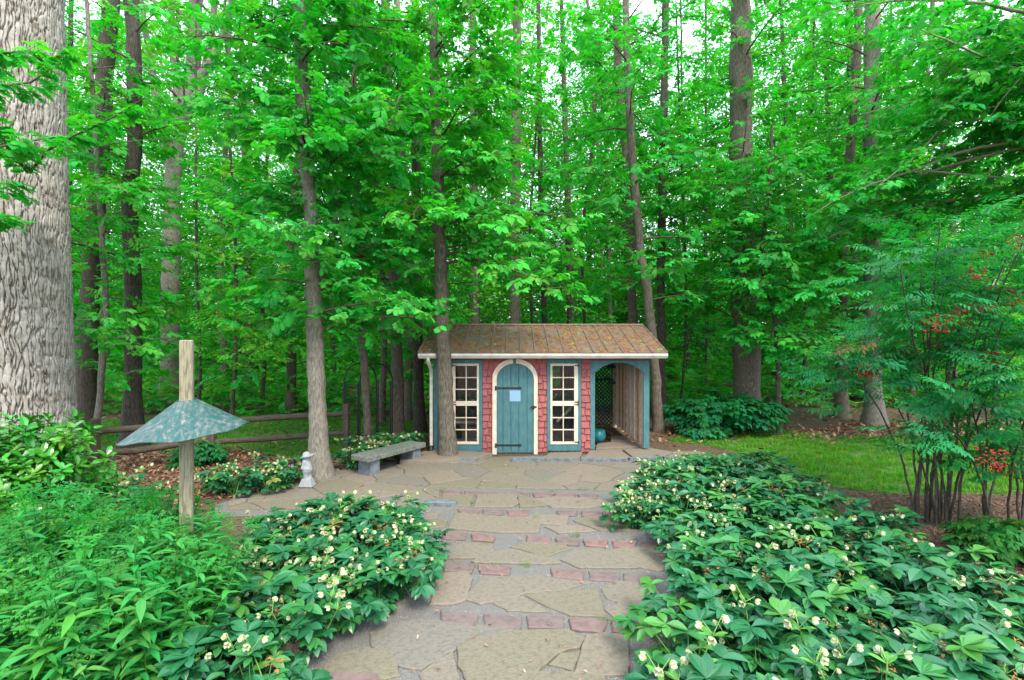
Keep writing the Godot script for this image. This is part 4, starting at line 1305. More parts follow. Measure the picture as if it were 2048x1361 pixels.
# ---------------------------------------------------------------- garden furniture
func furniture() -> void:
	rng.seed = 23
	# stone bench
	var a := ground_at(738, 950)
	var c := ground_at(822, 925)
	var dir := (c - a).normalized()
	var turn := -atan2(dir.z, dir.x)
	var bench := thing("stone_bench", "low grey stone slab bench on two block legs beside the patio", "bench", (a + c) / 2)
	bench.rotation.y = turn
	var len := (c - a).length()
	var sl := Buf.new()
	sl.prism(rough_edge(PackedVector2Array([Vector2(-len / 2 - 0.22, -0.21), Vector2(len / 2 + 0.17, -0.2), Vector2(len / 2 + 0.16, 0.19), Vector2(-len / 2 - 0.2, 0.2)]), 0.12, 0.008), flat_frame(Vector3(0, 0.27, 0)), 0.075, 0.01, true)
	part("seat", sl.mesh(), mats["bench_stone"], bench)
	for s in [-1.0, 1.0]:
		part("leg", box_mesh(Vector3(0.2, 0.28, 0.3), 0.012, Vector3(s * len / 2, 0.14, 0)), mats["slate"], bench)
	# statue of a child in a wide hat, on a sloping block
	var st := ground_at(614, 977)
	st.y = 0.03
	var stat := thing("garden_statue", "grey stone statue of a child in an upturned hat beside the tree", "statue", st)
	var field := func(p: Vector3) -> float:
		var d := capsule(p, Vector3(-0.01, 0.13, 0.025), Vector3(-0.012, 0.24, 0.02), 0.034, 0.04)
		d = smin(d, capsule(p, Vector3(0.025, 0.13, -0.02), Vector3(0.015, 0.24, -0.02), 0.034, 0.04), 0.02)
		d = smin(d, capsule(p, Vector3(0.0, 0.25, 0), Vector3(-0.012, 0.37, 0), 0.074, 0.058), 0.03)
		d = smin(d, capsule(p, Vector3(-0.02, 0.37, 0.055), Vector3(-0.045, 0.28, 0.06), 0.026, 0.022), 0.015)
		d = smin(d, capsule(p, Vector3(-0.045, 0.28, 0.06), Vector3(0.035, 0.265, 0.055), 0.021, 0.018), 0.012)
		d = smin(d, capsule(p, Vector3(-0.02, 0.37, -0.055), Vector3(0.0, 0.28, -0.07), 0.026, 0.02), 0.015)
		d = smin(d, capsule(p, Vector3(0.0, 0.4, 0), Vector3(0.008, 0.43, 0), 0.03, 0.047), 0.02)
		d = smin(d, p.distance_to(Vector3(0.052, 0.425, 0)) - 0.013, 0.012)
		# hat: dome and a brim that sweeps up at the front
		d = smin(d, p.distance_to(Vector3(-0.012, 0.458, 0)) - 0.056, 0.012)
		var q := p - Vector3(0.015, 0.452, 0)
		var r := Vector2(q.x * 0.85, q.z).length()
		var bend := 0.9 * q.x * absf(q.x) / 0.1 + 0.004
		d = smin(d, maxf(absf(q.y - bend * 0.35) - 0.008, r - 0.098), 0.008)
		# sloping block under the feet
		var k := (p - Vector3(0.0, 0.06, 0)).abs() - Vector3(0.105 - p.y * 0.36, 0.06 + 0.02 * p.x, 0.085 - p.y * 0.22)
		d = smin(d, maxf(k.x, maxf(k.y, k.z)), 0.012)
		return d
	part("figure", surface_net(field, Vector3(-0.14, -0.01, -0.13), Vector3(0.15, 0.54, 0.13), 0.008), mats["statue_stone"], stat)
	# solar path light
	var pl := ground_at(584, 962)
	var lamp := thing("solar_path_light", "small black solar stake light beside the stone statue", "light", pl)
	var stake := Buf.new()
	stake.tube(PackedVector3Array([Vector3(0, -0.03, 0), Vector3(0, 0.18, 0)]), PackedFloat32Array([0.012, 0.012]), 8)
	part("stake", stake.mesh(), mats["iron"], lamp)
	var lens := Buf.new()
	lens.tube(PackedVector3Array([Vector3(0, 0.18, 0), Vector3(0, 0.2, 0), Vector3(0, 0.28, 0)]), PackedFloat32Array([0.016, 0.026, 0.044]), 10)
	var lm := StandardMaterial3D.new()
	lm.albedo_color = Color(0.75, 0.78, 0.85, 0.35)
	lm.transparency = BaseMaterial3D.TRANSPARENCY_ALPHA
	lm.roughness = 0.15
	part("lens", lens.mesh(), lm, lamp)
	for k in 4:
		var an := k * PI / 2 + 0.4
		var rb := Buf.new()
		rb.tube(PackedVector3Array([Vector3(cos(an) * 0.02, 0.18, sin(an) * 0.02), Vector3(cos(an) * 0.05, 0.285, sin(an) * 0.05)]), PackedFloat32Array([0.005, 0.005]), 5)
		part("rib", rb.mesh(), mats["iron"], lamp)
	var cap := Buf.new()
	cap.tube(PackedVector3Array([Vector3(0, 0.28, 0), Vector3(0, 0.29, 0), Vector3(0, 0.315, 0), Vector3(0, 0.335, 0), Vector3(0, 0.345, 0)]), PackedFloat32Array([0.058, 0.06, 0.055, 0.035, 0.012]), 14)
	part("cap", cap.mesh(), mats["iron"], lamp)
	# post with a conical metal baffle
	var d := 3.9
	var base := Vector3((373 - MID_X) * d / FOCAL, 0, -d)
	var post := thing("baffle_post", "weathered square wooden post with a peeling teal metal cone around it", "post", base)
	post.rotation.y = 0.42
	part("post", box_mesh(Vector3(0.088, 2.26, 0.088), 0.008, Vector3(0, 1.07, 0)), mats["post_wood"], post)
	var cone := Buf.new()
	var apex := EYE - (801 - MID_Y) * d / FOCAL
	var rimy := EYE - (866 - MID_Y) * d / FOCAL
	var n := 96
	var rings := 14
	for k in rings + 1:
		for j in n:
			var f := float(k) / rings
			var an := TAU * j / n
			var rr := lerpf(0.07, 0.43, f)
			var dent := 0.012 * sin(an * 3 + 1.0) * f * f + 0.006 * sin(an * 7) * f * f
			cone.v.append(Vector3(cos(an) * rr, lerpf(apex, rimy, f) - apex + dent + cos(an - 0.42) * rr * 0.115, sin(an) * rr))
			cone.n.append(Vector3.UP)
			cone.c.append(Color.WHITE)
	for k in rings:
		for j in n:
			var p := k * n + j
			var q := k * n + (j + 1) % n
			cone.ix.append_array(PackedInt32Array([p, q, p + n, q, q + n, p + n]))
	cone.smooth()
	var cn := part("baffle", cone.mesh(), mats["peeling_metal"], post, Vector3(0, apex, 0))
	var rim := Buf.new()
	var rp := PackedVector3Array()
	var rr2 := PackedFloat32Array()
	for k in n + 1:
		rp.append(cone.v[rings * n + k % n])
		rr2.append(0.0055)
	rim.tube(rp, rr2, 6, false)
	part("rim", rim.mesh(), mats["peeling_metal"], cn)
	for an in [-2.5, -0.9]:
		var sm := Buf.new()
		sm.tube(PackedVector3Array([Vector3(cos(an) * 0.08, 0.006 + cos(an - 0.42) * 0.0092, sin(an) * 0.08), Vector3(cos(an) * 0.25, (rimy - apex) * 0.5 + 0.004 + cos(an - 0.42) * 0.029, sin(an) * 0.25), Vector3(cos(an) * 0.42, (rimy - apex) * 0.975 + 0.008 + cos(an - 0.42) * 0.048, sin(an) * 0.42)]), PackedFloat32Array([0.005, 0.005, 0.005]), 5)
		part("seam", sm.mesh(), mats["peeling_metal"], cn)
	# split rail fence
	var fence := thing("rail_fence", "dark two-rail split wood fence between the garden and the woods", "fence")
	var fp := [ground_at(-120, 985), ground_at(190, 946), ground_at(424, 920), ground_at(692, 897)]
	for k in fp.size():
		part("post", box_mesh(Vector3(0.12, 1.0, 0.12), 0.012, Vector3(0, 0.4, 0)), mats["dark_wood"], fence, fp[k], rnd(-0.1, 0.1))
		if k == 0: continue
		var p: Vector3 = fp[k - 1]
		var q: Vector3 = fp[k]
		for h in [0.33, 0.7]:
			var rail := Buf.new()
			var e := (q - p).normalized() * 0.08
			rail.tube(PackedVector3Array([p - e + Vector3(0, h + rnd(-0.02, 0.02), 0.0), p.lerp(q, 0.33) + Vector3(0, h + rnd(-0.03, 0.01), 0), p.lerp(q, 0.66) + Vector3(0, h + rnd(-0.03, 0.02), 0), q + e + Vector3(0, h + rnd(-0.02, 0.02), 0)]), PackedFloat32Array([0.045, 0.06, 0.058, 0.045]), 7)
			part("rail", rail.mesh(), mats["dark_wood"], fence)
	# black metal garden arch
	var l := ground_at(703, 893)
	var r := ground_at(768, 884)
	var arch := thing("garden_arch", "black wire garden arch standing at the fence opening", "arch", (l + r) / 2)
	var ax := (r - l) / 2
	ax.y = 0
	var az := Vector3(-ax.z, 0, ax.x).normalized() * 0.19 + Vector3(0.09, 0, 0)
	for s in [-1.0, 1.0]:
		for o in [-1.0, 1.0]:
			for inset in [0.0, 0.22]:
				var b := Buf.new()
				b.tube(PackedVector3Array([ax * s + az * (o * (1.0 - inset)), ax * s + az * (o * (1.0 - inset)) + Vector3(0, 1.33, 0)]), PackedFloat32Array([0.016, 0.016]), 6)
				part("upright", b.mesh(), mats["iron"], arch)
		for k in 9:
			var b := Buf.new()
			var y := 0.12 + k * 0.145
			b.tube(PackedVector3Array([ax * s - az + Vector3(0, y, 0), ax * s + az + Vector3(0, y, 0)]), PackedFloat32Array([0.009, 0.009]), 5)
			part("rung", b.mesh(), mats["iron"], arch)
	for o in [-1.0, 1.0]:
		var pts := PackedVector3Array()
		var rad := PackedFloat32Array()
		for k in 15:
			var an := PI * k / 14.0
			pts.append(ax * -cos(an) + az * o + Vector3(0, 1.33 + sin(an) * 0.38, 0))
			rad.append(0.016)
		var b := Buf.new()
		b.tube(pts, rad, 6)
		part("hoop", b.mesh(), mats["iron"], arch)
	for k in range(1, 8):
		var an := PI * k / 8.0
		var m := ax * -cos(an) + Vector3(0, 1.33 + sin(an) * 0.38, 0)
		var b := Buf.new()
		b.tube(PackedVector3Array([m - az, m + az]), PackedFloat32Array([0.006, 0.006]), 5)
		part("rung", b.mesh(), mats["iron"], arch)

# ---------------------------------------------------------------- ground cover
func px_poly(px: Array) -> PackedVector2Array:
	var out := PackedVector2Array()
	for p in px:
		var g := ground_at(p[0], p[1])
		out.append(Vector2(g.x, -g.z))
	return out

func sprinkle(poly: PackedVector2Array, per_m2: float, keep: Callable) -> Array:
	var lo := Vector2(1e9, 1e9)
	var hi := -lo
	for p in poly:
		lo = lo.min(p)
		hi = hi.max(p)
	var out := []
	for k in int((hi.x - lo.x) * (hi.y - lo.y) * per_m2):
		var q := Vector2(rnd(lo.x, hi.x), rnd(lo.y, hi.y))
		if Geometry2D.is_point_in_polygon(q, poly) and keep.call(q): out.append(Vector3(q.x, 0, -q.y))
	return out

func grounds() -> void:
	rng.seed = 3
	var nz := noise(12, 0.05, 3)
	var b := Buf.new()
	var n := 90
	for j in n + 1:
		for i in n + 1:
			var x := (i / float(n) - 0.5) * 300
			var z := 40 - j / float(n) * 240
			var far := clampf((Vector2(x, z + 6).length() - 14) / 30, 0, 1)
			b.v.append(Vector3(x, far * (nz.get_noise_2d(x, z) * 1.2 + 0.2), z))
			b.n.append(Vector3.UP)
			b.c.append(Color.WHITE)
	for j in n:
		for i in n:
			var a := j * (n + 1) + i
			b.ix.append_array(PackedInt32Array([a, a + n + 1, a + 1, a + 1, a + n + 1, a + n + 2]))
	b.smooth()
	structure("ground", b.mesh(), mats["forest_soil"])
	var lawns := [px_poly([[1330, 884], [1420, 893], [1560, 930], [1640, 972], [1760, 988], [2048, 990], [2500, 990], [2500, 872], [2048, 872], [1800, 878], [1700, 879], [1620, 868], [1560, 866], [1480, 874], [1380, 868]]),
		px_poly([[150, 890], [250, 905], [460, 900], [600, 922], [690, 908], [850, 884], [862, 846], [700, 826], [400, 834], [150, 845]])]
	var patchy := noise(31, 0.9, 3)
	for k in 2:
		var s := Buf.new()
		s.prism(rough_edge(lawns[k], 0.3, 0.06), flat_frame(Vector3.ZERO), 0.005, 0.0)
		structure("lawn", s.mesh(), mats["lawn_soil"])
		var xs := [[], []]
		var cs := [PackedColorArray(), PackedColorArray()]
		for p in sprinkle(lawns[k], 230.0 if k == 0 else 110.0, func(q: Vector2) -> bool: return patchy.get_noise_2dv(q) > rnd(-0.5, 0.02) - (0.0 if k == 0 else 0.1)):
			var v := rng.randi() % 2
			xs[v].append(Transform3D(Basis(Vector3.UP, rnd(0, TAU)).scaled(Vector3.ONE * rnd(0.7, 1.3)), p + Vector3(0, 0.004, 0)))
			cs[v].append(tint([0.055, 0.17, 0.018] if k == 0 else [0.045, 0.16, 0.02], 0.3))
		for v in 2: tag(scatter("grass", shapes["tuft_%d" % v], mats["leaf"], xs[v], cs[v], self), ["short bright grass of the lawn beside the shed", "mossy grass around the rail fence"][k], "grass")
	var wx := []
	var wc := PackedColorArray()
	for q in [[1148, 1075], [985, 1008], [1165, 982], [1190, 980], [1260, 1085], [1000, 1138], [1105, 985], [1150, 1010], [970, 1095], [806, 915], [1050, 1135], [940, 1010], [1080, 1040], [1200, 1245], [820, 1020], [760, 965], [880, 985], [1090, 965]]:
		for e in 4: 
			wx.append(Transform3D(Basis(Vector3.UP, rnd(0, TAU)).scaled(Vector3.ONE * rnd(0.35, 0.7)), ground_at(q[0], q[1]) + Vector3(rnd(-0.06, 0.06), 0.012, rnd(-0.03, 0.03))))
			wc.append(tint([0.07, 0.16, 0.02], 0.3))
	tag(scatter("weeds", shapes["tuft_0"], mats["leaf"], wx, wc, self), "small green weeds sprouting in the paving joints", "weeds")
	# fallen leaves and bark mulch
	var xs := [[], [], []]
	var cs := [PackedColorArray(), PackedColorArray(), PackedColorArray()]
	var zones := [[px_poly([[60, 1010], [170, 905], [460, 892], [600, 925], [600, 965], [420, 1012], [250, 1040]]), 210.0, 0.085], [px_poly([[1560, 885], [1600, 862], [1720, 846], [2100, 846], [2500, 850], [2500, 882], [1800, 884], [1640, 878]]), 190.0, 0.1],
		[px_poly([[1290, 878], [1330, 850], [1600, 850], [1640, 876], [1380, 890]]), 60.0, 0.09], [px_poly([[640, 950], [840, 915], [850, 880], [700, 890]]), 80.0, 0.08], [px_poly([[860, 915], [780, 905], [840, 860], [1300, 850], [1330, 880], [1300, 890]]), 30.0, 0.09], [px_poly([[-500, 900], [2600, 900], [2300, 770], [-200, 770]]), 7.0, 0.13],
		[px_poly([[1420, 890], [1600, 940], [1700, 978], [2400, 985], [2400, 875], [1800, 880], [1500, 872]]), 6.0, 0.055], [px_poly([[480, 1000], [700, 940], [1380, 915], [1250, 1060], [1300, 1180], [1230, 1400], [700, 1400], [880, 1100]]), 9.0, 0.03], [px_poly([[150, 905], [690, 915], [850, 880], [850, 840], [150, 850]]), 14.0, 0.09]]
	for o in zones:
		for p in sprinkle(o[0], o[1], func(q: Vector2) -> bool: return true):
			var v := rng.randi() % 3
			var s: float = o[2] * rnd(0.6, 1.25)
			xs[v].append(Transform3D(Basis(Vector3(rnd(-1, 1), rnd(-0.3, 0.3), rnd(-1, 1)).normalized(), rnd(0, 0.5)) * Basis(Vector3.UP, rnd(0, TAU)).scaled(Vector3.ONE * s), p + Vector3(0, rnd(0.0, 0.015) + (0.036 if o[2] < 0.05 else 0.0), 0)))
			cs[v].append(Color(0.27, 0.135, 0.075) * rnd(0.45, 1.3) if rng.randf() < 0.85 else Color(0.4, 0.27, 0.18))
	for v in 3: tag(scatter("leaf_litter", shapes["dead_leaf_%d" % v], mats["plain_tint"], xs[v], cs[v], self), "brown fallen leaves lying on the woodland floor", "leaves")
	var chip := Buf.new()
	chip.box(Vector3.ZERO, Vector3(1, 0.12, 0.25), 0.0)
	var mx := []
	var mc := PackedColorArray()
	for p in sprinkle(px_poly([[1700, 985], [1780, 985], [2500, 985], [2500, 1160], [1960, 1150], [1780, 1060]]), 420.0, func(q: Vector2) -> bool: return true):
		mx.append(Transform3D(Basis(Vector3(rnd(-0.4, 0.4), 1, rnd(-0.4, 0.4)).normalized(), rnd(0, TAU)).scaled(Vector3.ONE * rnd(0.015, 0.06)), p + Vector3(0, rnd(0.0, 0.02), 0)))
		mc.append(Color(0.17, 0.09, 0.065) * rnd(0.35, 1.6))
	tag(scatter("bark_mulch", chip.mesh(), mats["plain_tint"], mx, mc, self), "shredded brown bark mulch under the berry shrubs", "mulch")

# ---------------------------------------------------------------- trees
func great_oak() -> void:
	rng.seed = 101
	var d := 7.0
	var base := Vector3((20 - MID_X) * d / FOCAL, 0, -d)
	var t := thing("oak_tree", "huge pale oak with deeply furrowed plated bark behind the glossy shrub", "tree", base)
	var cells := noise(4, 1.0, 1, FastNoiseLite.TYPE_CELLULAR)
	cells.cellular_return_type = FastNoiseLite.RETURN_DISTANCE2_SUB
	cells.cellular_jitter = 1.0
	var warp := noise(9, 1.3, 3)
	var fine := noise(10, 9.0, 3)
	var lump := noise(2, 0.5, 2)
	var b := Buf.new()
	var n := 560
	var rows := 430
	var top := 9.5
	for k in rows + 1:
		var y := -0.2 + (top + 0.2) * k / rows
		var r0 := lerpf(0.72, 0.585, clampf(y / 7.0, 0, 1)) + 0.07 * exp(-maxf(y, 0) * 1.9)
		for j in n:
			var a := 0.5 + (deg_to_rad(-115) + deg_to_rad(230) * j / 500.0 if j < 500 else deg_to_rad(115) + deg_to_rad(130) * (j - 500) / 60.0)
			var dir := Vector3(sin(a), 0, cos(a))
			var p := dir * r0
			var wv := Vector3(warp.get_noise_3d(p.x * 3, y * 1.2, p.z * 3), 0, warp.get_noise_3d(p.z * 3, y * 1.2 + 50, p.x * 3)) * 0.05
			var q := (p + wv) * Vector3(21, 0, 21) + Vector3(0, y * 1.8, 0)
			var plate := smoothstep(-0.99, -0.91, cells.get_noise_3dv(q))
			var h := plate * 0.048 + 0.01 * fine.get_noise_3d(p.x * 1.5, y * 0.6, p.z * 1.5) + 0.03 * lump.get_noise_3d(p.x, y, p.z)
			b.v.append(dir * (r0 - 0.06 + h) + Vector3(0.012 * sin(y * 1.1), y, 0))
			b.n.append(dir)
			b.c.append(Color.WHITE)
	for k in rows:
		for j in n:
			var a := k * n + j
			var e := k * n + (j + 1) % n
			b.ix.append_array(PackedInt32Array([a, a + n, e, e, a + n, e + n]))
	b.smooth()
	part("trunk", b.mesh(), mats["bark_oak"], t)
	# thin leafy limbs reaching forward over the garden
	var xs := [[], [], []]
	var cs := [PackedColorArray(), PackedColorArray(), PackedColorArray()]
	var paths := [[[58, 345, 6.4], [95, 300, 6.2], [150, 270, 6.0], [225, 235, 5.8], [290, 195, 5.6]], [[55, 345, 6.4], [20, 300, 6.0], [-20, 240, 5.6], [-60, 200, 5.4]], [[-120, 200, 5.6], [-20, 175, 5.3], [60, 165, 5.2], [115, 130, 5.1]], [[-120, 330, 5.8], [-30, 300, 5.5], [40, 285, 5.4], [110, 275, 5.3]], [[-120, 420, 5.8], [-30, 385, 5.6], [30, 370, 5.5]], [[-120, 130, 5.4], [-20, 110, 5.3], [60, 100, 5.2]], [[-100, 470, 5.6], [-30, 445, 5.5], [12, 440, 5.4]]]
	for pth in paths:
		var pts := PackedVector3Array()
		var rad := PackedFloat32Array()
		for k in pth.size():
			pts.append(ray_at(pth[k][0], pth[k][1], pth[k][2]) - base)
			rad.append(lerpf(0.02, 0.005, float(k) / (pth.size() - 1)))
		var lb := Buf.new()
		lb.tube(pts, rad, 6, false)
		for k in range(1, pts.size()):
			var ld := (pts[k] - pts[k - 1]).normalized()
			for e in 5:
				var v := rng.randi() % 3
				var at := pts[k - 1].lerp(pts[k], rng.randf())
				xs[v].append(aimed(at + Vector3(0, -0.02, 0), ld.rotated(Vector3.UP, rnd(-1.1, 1.1)) + Vector3(0, rnd(-0.3, 0.2), 0), Vector3(rnd(-0.2, 0.2), 1, rnd(-0.2, 0.2)), rnd(0.22, 0.36)))
				cs[v].append(tint(LEAVES[2]))
		part("limb", lb.mesh(), mats["twig"], t)
	for v in 3: scatter("crown", shapes["oak_%d" % v], mats["leaf"], xs[v], cs[v], t)

const LEAVES := [[0.034, 0.232, 0.038], [0.058, 0.25, 0.03], [0.028, 0.222, 0.046]]   # fresh leaf colours shared by every tree, near or far
func named_trees() -> void:
	var G := LEAVES[0]    # mid green
	var Y := LEAVES[1]    # fresh yellow green
	var B := LEAVES[2]    # cool green
	tree("dark_tree", "dark slim tree leaning over beside the huge oak", {"way": px_way(11.3, [[168, 875], [178, 620], [190, 420], [205, 200], [222, 0], [240, -200]]), "r0": 0.2, "r1": 0.15, "bark": "bark_dark", "limbs": 18, "low": 3.2, "high": 11.0, "reach": [1.2, 2.8], "spray": "broad", "size": 0.24, "color": Y, "near": true, "seed": 1, "fan": 0.80, "gap": 0.21, "sides": 20})
	tree("dark_tree", "dark crooked tree just behind the rail fence", {"way": px_way(10.2, [[266, 896], [265, 700], [266, 560], [257, 400], [269, 290], [266, 100], [262, -40], [262, -200]]), "r0": 0.165, "r1": 0.11, "bark": "bark_dark", "limbs": 16, "low": 2.6, "high": 9.5, "reach": [1.0, 2.6], "spray": "broad", "size": 0.23, "color": G, "near": true, "seed": 2, "flare": 1.2, "fan": 0.80, "gap": 0.21, "sides": 20})
	var forked := tree("forked_tree", "tall pale grey tree splitting into bare ascending limbs behind the fence", {"way": px_way(17.0, [[338, 838], [341, 600], [344, 420], [352, 300], [385, 130], [392, -30], [400, -200]]), "r0": 0.3, "r1": 0.17, "bark": "bark_pale", "limbs": 22, "low": 8.0, "high": 17.0, "reach": [2.0, 4.5], "rise": 0.8, "spray": "fine", "size": 0.54, "color": Y, "near": true, "seed": 3, "fan": 1.03, "gap": 0.43, "thick": 0.014})
	for f in [[[345, 340], [318, 230], [300, 120], [272, -60]], [[352, 300], [356, 180], [340, 60], [352, -80]], [[372, 190], [425, 120], [448, 60], [478, -40]], [[368, 240], [400, 180], [420, 90], [436, -60]]]:
		var pts := PackedVector3Array()
		for q in f: pts.append(ray_at(q[0], q[1], 17.0 + rnd(-0.4, 0.4)) - forked.position)
		pts[0] = ray_at(f[0][0], f[0][1], 17.0) - forked.position
		var lb := Buf.new()
		lb.tube(pts, PackedFloat32Array([0.17, 0.15, 0.11, 0.07]), 9, false)
		part("limb", lb.mesh(), mats["bark_pale"], forked)
	tree("oak_tree", "grey barked oak with flared base beside the stone statue", {"way": px_way(7.95, [[638, 957], [634, 800], [626, 600], [615, 350], [603, 150], [597, -30], [590, -160]]), "r0": 0.14, "r1": 0.078, "bark": "bark_pale", "limbs": 50, "low": 2.3, "high": 8.6, "reach": [0.9, 2.3], "rise": 0.15, "droop": 0.1, "spray": "oak", "size": 0.24, "color": B, "near": true, "seed": 4, "flare": 1.0, "step": 0.14, "sides": 28, "fan": 0.86, "gap": 0.16, "aim": [0, 20, -35, 180, 160, 60, 200, -20, 100, 35, -80, -100, -60], "bare": 0.04})
	tree("grey_tree", "slim grey tree standing near the end of the bench", {"way": px_way(11.2, [[796, 878], [793, 700], [788, 560], [790, 380], [776, 200], [770, 0], [765, -160]]), "r0": 0.135, "r1": 0.09, "bark": "bark_brown", "limbs": 19, "low": 3.0, "high": 10.5, "reach": [1.0, 2.6], "spray": "broad", "size": 0.23, "color": G, "near": true, "seed": 5, "fan": 0.80, "gap": 0.20, "sides": 18})
	tree("brown_tree", "straight brown tree at the shed's downspout corner", {"way": px_way(11.9, [[839, 866], [835, 600], [832, 350], [830, 100], [830, -180]]), "r0": 0.13, "r1": 0.085, "bark": "bark_dark", "limbs": 18, "low": 3.6, "high": 11.5, "reach": [1.2, 2.8], "spray": "broad", "size": 0.24, "color": B, "near": true, "seed": 6, "fan": 0.80, "gap": 0.20, "sides": 18})
	tree("smooth_tree", "smooth grey tree growing close against the front of the shed", {"way": px_way(9.25, [[898, 918], [890, 780], [883, 600], [876, 350], [870, 200], [867, 60], [866, -160]]), "r0": 0.152, "r1": 0.062, "bark": "bark_brown", "limbs": 32, "low": 3.5, "high": 8.6, "reach": [1.5, 3.3], "rise": 0.22, "droop": 0.09, "spray": "broad", "size": 0.27, "color": G, "near": true, "seed": 7, "flare": 0.35, "sides": 28, "step": 0.16, "fan": 0.98, "gap": 0.16, "aim": [-40, -15, 10, 35, -60, -25, 60, -100, 170, 120], "bare": 0.08})
	tree("straight_tree", "straight grey tree rising just behind the shed roof", {"way": px_way(17.0, [[1030, 812], [1030, 600], [1030, 430], [1034, 100], [1036, -180]]), "r0": 0.18, "r1": 0.13, "bark": "bark_brown", "limbs": 18, "low": 4.5, "high": 16.0, "reach": [1.5, 3.5], "spray": "fine", "size": 0.43, "color": G, "seed": 8, "fan": 1.03, "gap": 0.27})
	tree("slim_tree", "slim dark tree behind the middle of the shed roof", {"way": px_way(20.0, [[1090, 790], [1088, 600], [1082, 400], [1078, 100], [1075, -120]]), "r0": 0.13, "r1": 0.08, "bark": "bark_dark", "limbs": 15, "low": 6.0, "high": 17.0, "reach": [1.5, 3.5], "spray": "fine", "size": 0.47, "color": Y, "seed": 9, "fan": 1.03, "gap": 0.27})
	tree("grey_tree", "grey tree behind the shed ridge above the open bay", {"way": px_way(15.0, [[1267, 827], [1264, 600], [1256, 350], [1237, 150], [1230, -120]]), "r0": 0.15, "r1": 0.1, "bark": "bark_brown", "limbs": 24, "low": 3.2, "high": 13.5, "reach": [1.5, 3.2], "spray": "broad", "size": 0.30, "color": G, "near": true, "seed": 10, "fan": 1.03, "gap": 0.23})
	tree("leaning_tree", "leaning grey tree beside the open bay of the shed", {"way": px_way(12.0, [[1318, 864], [1311, 760], [1296, 600], [1280, 490], [1268, 350], [1255, 150], [1250, -60]]), "r0": 0.125, "r1": 0.07, "bark": "bark_brown", "limbs": 24, "low": 3.0, "high": 10.0, "reach": [1.2, 2.8], "spray": "broad", "size": 0.26, "color": B, "near": true, "seed": 11, "flare": 0.5, "fan": 0.92, "gap": 0.20, "sides": 18})
	tree("slim_tree", "straight slim tree close behind the leaning one", {"way": px_way(14.0, [[1324, 838], [1322, 600], [1325, 400], [1330, 100], [1333, -150]]), "r0": 0.125, "r1": 0.085, "bark": "bark_dark", "limbs": 22, "low": 3.2, "high": 13.0, "reach": [1.4, 3.0], "spray": "fine", "size": 0.40, "color": G, "seed": 12, "fan": 1.03, "gap": 0.25})
	tree("stout_tree", "stout grey tree rising out of the low leafy bush", {"way": px_way(13.2, [[1497, 846], [1493, 700], [1486, 500], [1483, 300], [1482, 100], [1480, -160]]), "r0": 0.33, "r1": 0.24, "bark": "bark_brown", "limbs": 30, "low": 2.2, "high": 11.5, "reach": [1.4, 3.2], "rise": 0.3, "spray": "broad", "size": 0.26, "color": G, "near": true, "seed": 13, "flare": 0.3, "sides": 26, "fan": 0.92, "gap": 0.20})
	tree("understory_tree", "small spreading tree with layered leaves before the stout trunk", {"way": px_way(11.6, [[1556, 868], [1556, 760], [1550, 640], [1525, 520], [1535, 400], [1545, 250]]), "r0": 0.06, "r1": 0.03, "bark": "bark_dark", "limbs": 32, "low": 1.7, "high": 6.6, "reach": [1.0, 2.2], "rise": 0.2, "droop": 0.08, "spray": "broad", "size": 0.26, "color": B, "near": true, "seed": 14, "flare": 0.4, "fan": 0.86, "gap": 0.15, "aim": [-90, -45, 200, -10, 160, -130, 30, 90], "bare": 0.04})
	tree("brown_tree", "brown tree at the far edge of the lawn", {"way": px_way(14.2, [[1683, 836], [1684, 650], [1690, 450], [1702, 290], [1715, 100], [1720, -120]]), "r0": 0.16, "r1": 0.09, "bark": "bark_brown", "limbs": 23, "low": 2.8, "high": 12.0, "reach": [1.3, 3.0], "spray": "broad", "size": 0.27, "color": G, "near": true, "seed": 15, "fan": 0.92, "gap": 0.21, "sides": 16})
	tree("pale_tree", "pale tree with widened foot in the leaf litter beyond the lawn", {"way": px_way(13.0, [[1750, 852], [1746, 720], [1742, 450], [1742, 250], [1745, 50], [1747, -150]]), "r0": 0.195, "r1": 0.16, "bark": "bark_pale", "limbs": 30, "low": 2.6, "high": 10.8, "reach": [1.4, 3.2], "spray": "broad", "size": 0.27, "color": G, "near": true, "seed": 16, "flare": 0.8, "fan": 0.92, "gap": 0.20, "sides": 20})
	tree("overhanging_tree", "broad leaved tree reaching long limbs in over the lawn", {"way": px_way(9.0, [[2330, 925], [2330, 600], [2320, 300], [2310, 0], [2300, -200]]), "r0": 0.25, "r1": 0.14, "bark": "bark_brown", "limbs": 30, "low": 4.3, "high": 9.6, "reach": [3.6, 7.0], "rise": 0.16, "droop": 0.045, "spray": "broad", "size": 0.29, "color": B, "near": true, "seed": 17, "fan": 1.15, "gap": 0.16, "aim": [180, 165, 195, 150, 205, 140], "bare": 0.2, "taper": 0.9, "thick": 0.007, "limb_mat": "pale_twig"})
	tree("oak_tree", "young lobed-leaf oak between the statue and the shed", {"way": px_way(10.0, [[735, 895], [733, 800], [722, 640], [718, 480], [712, 300], [705, 100], [700, -120]]), "r0": 0.08, "r1": 0.05, "bark": "bark_brown", "limbs": 22, "low": 2.2, "high": 9.5, "reach": [1.0, 2.4], "rise": 0.2, "spray": "oak", "size": 0.26, "color": B, "near": true, "seed": 18, "fan": 0.92, "gap": 0.17, "bare": 0.12})
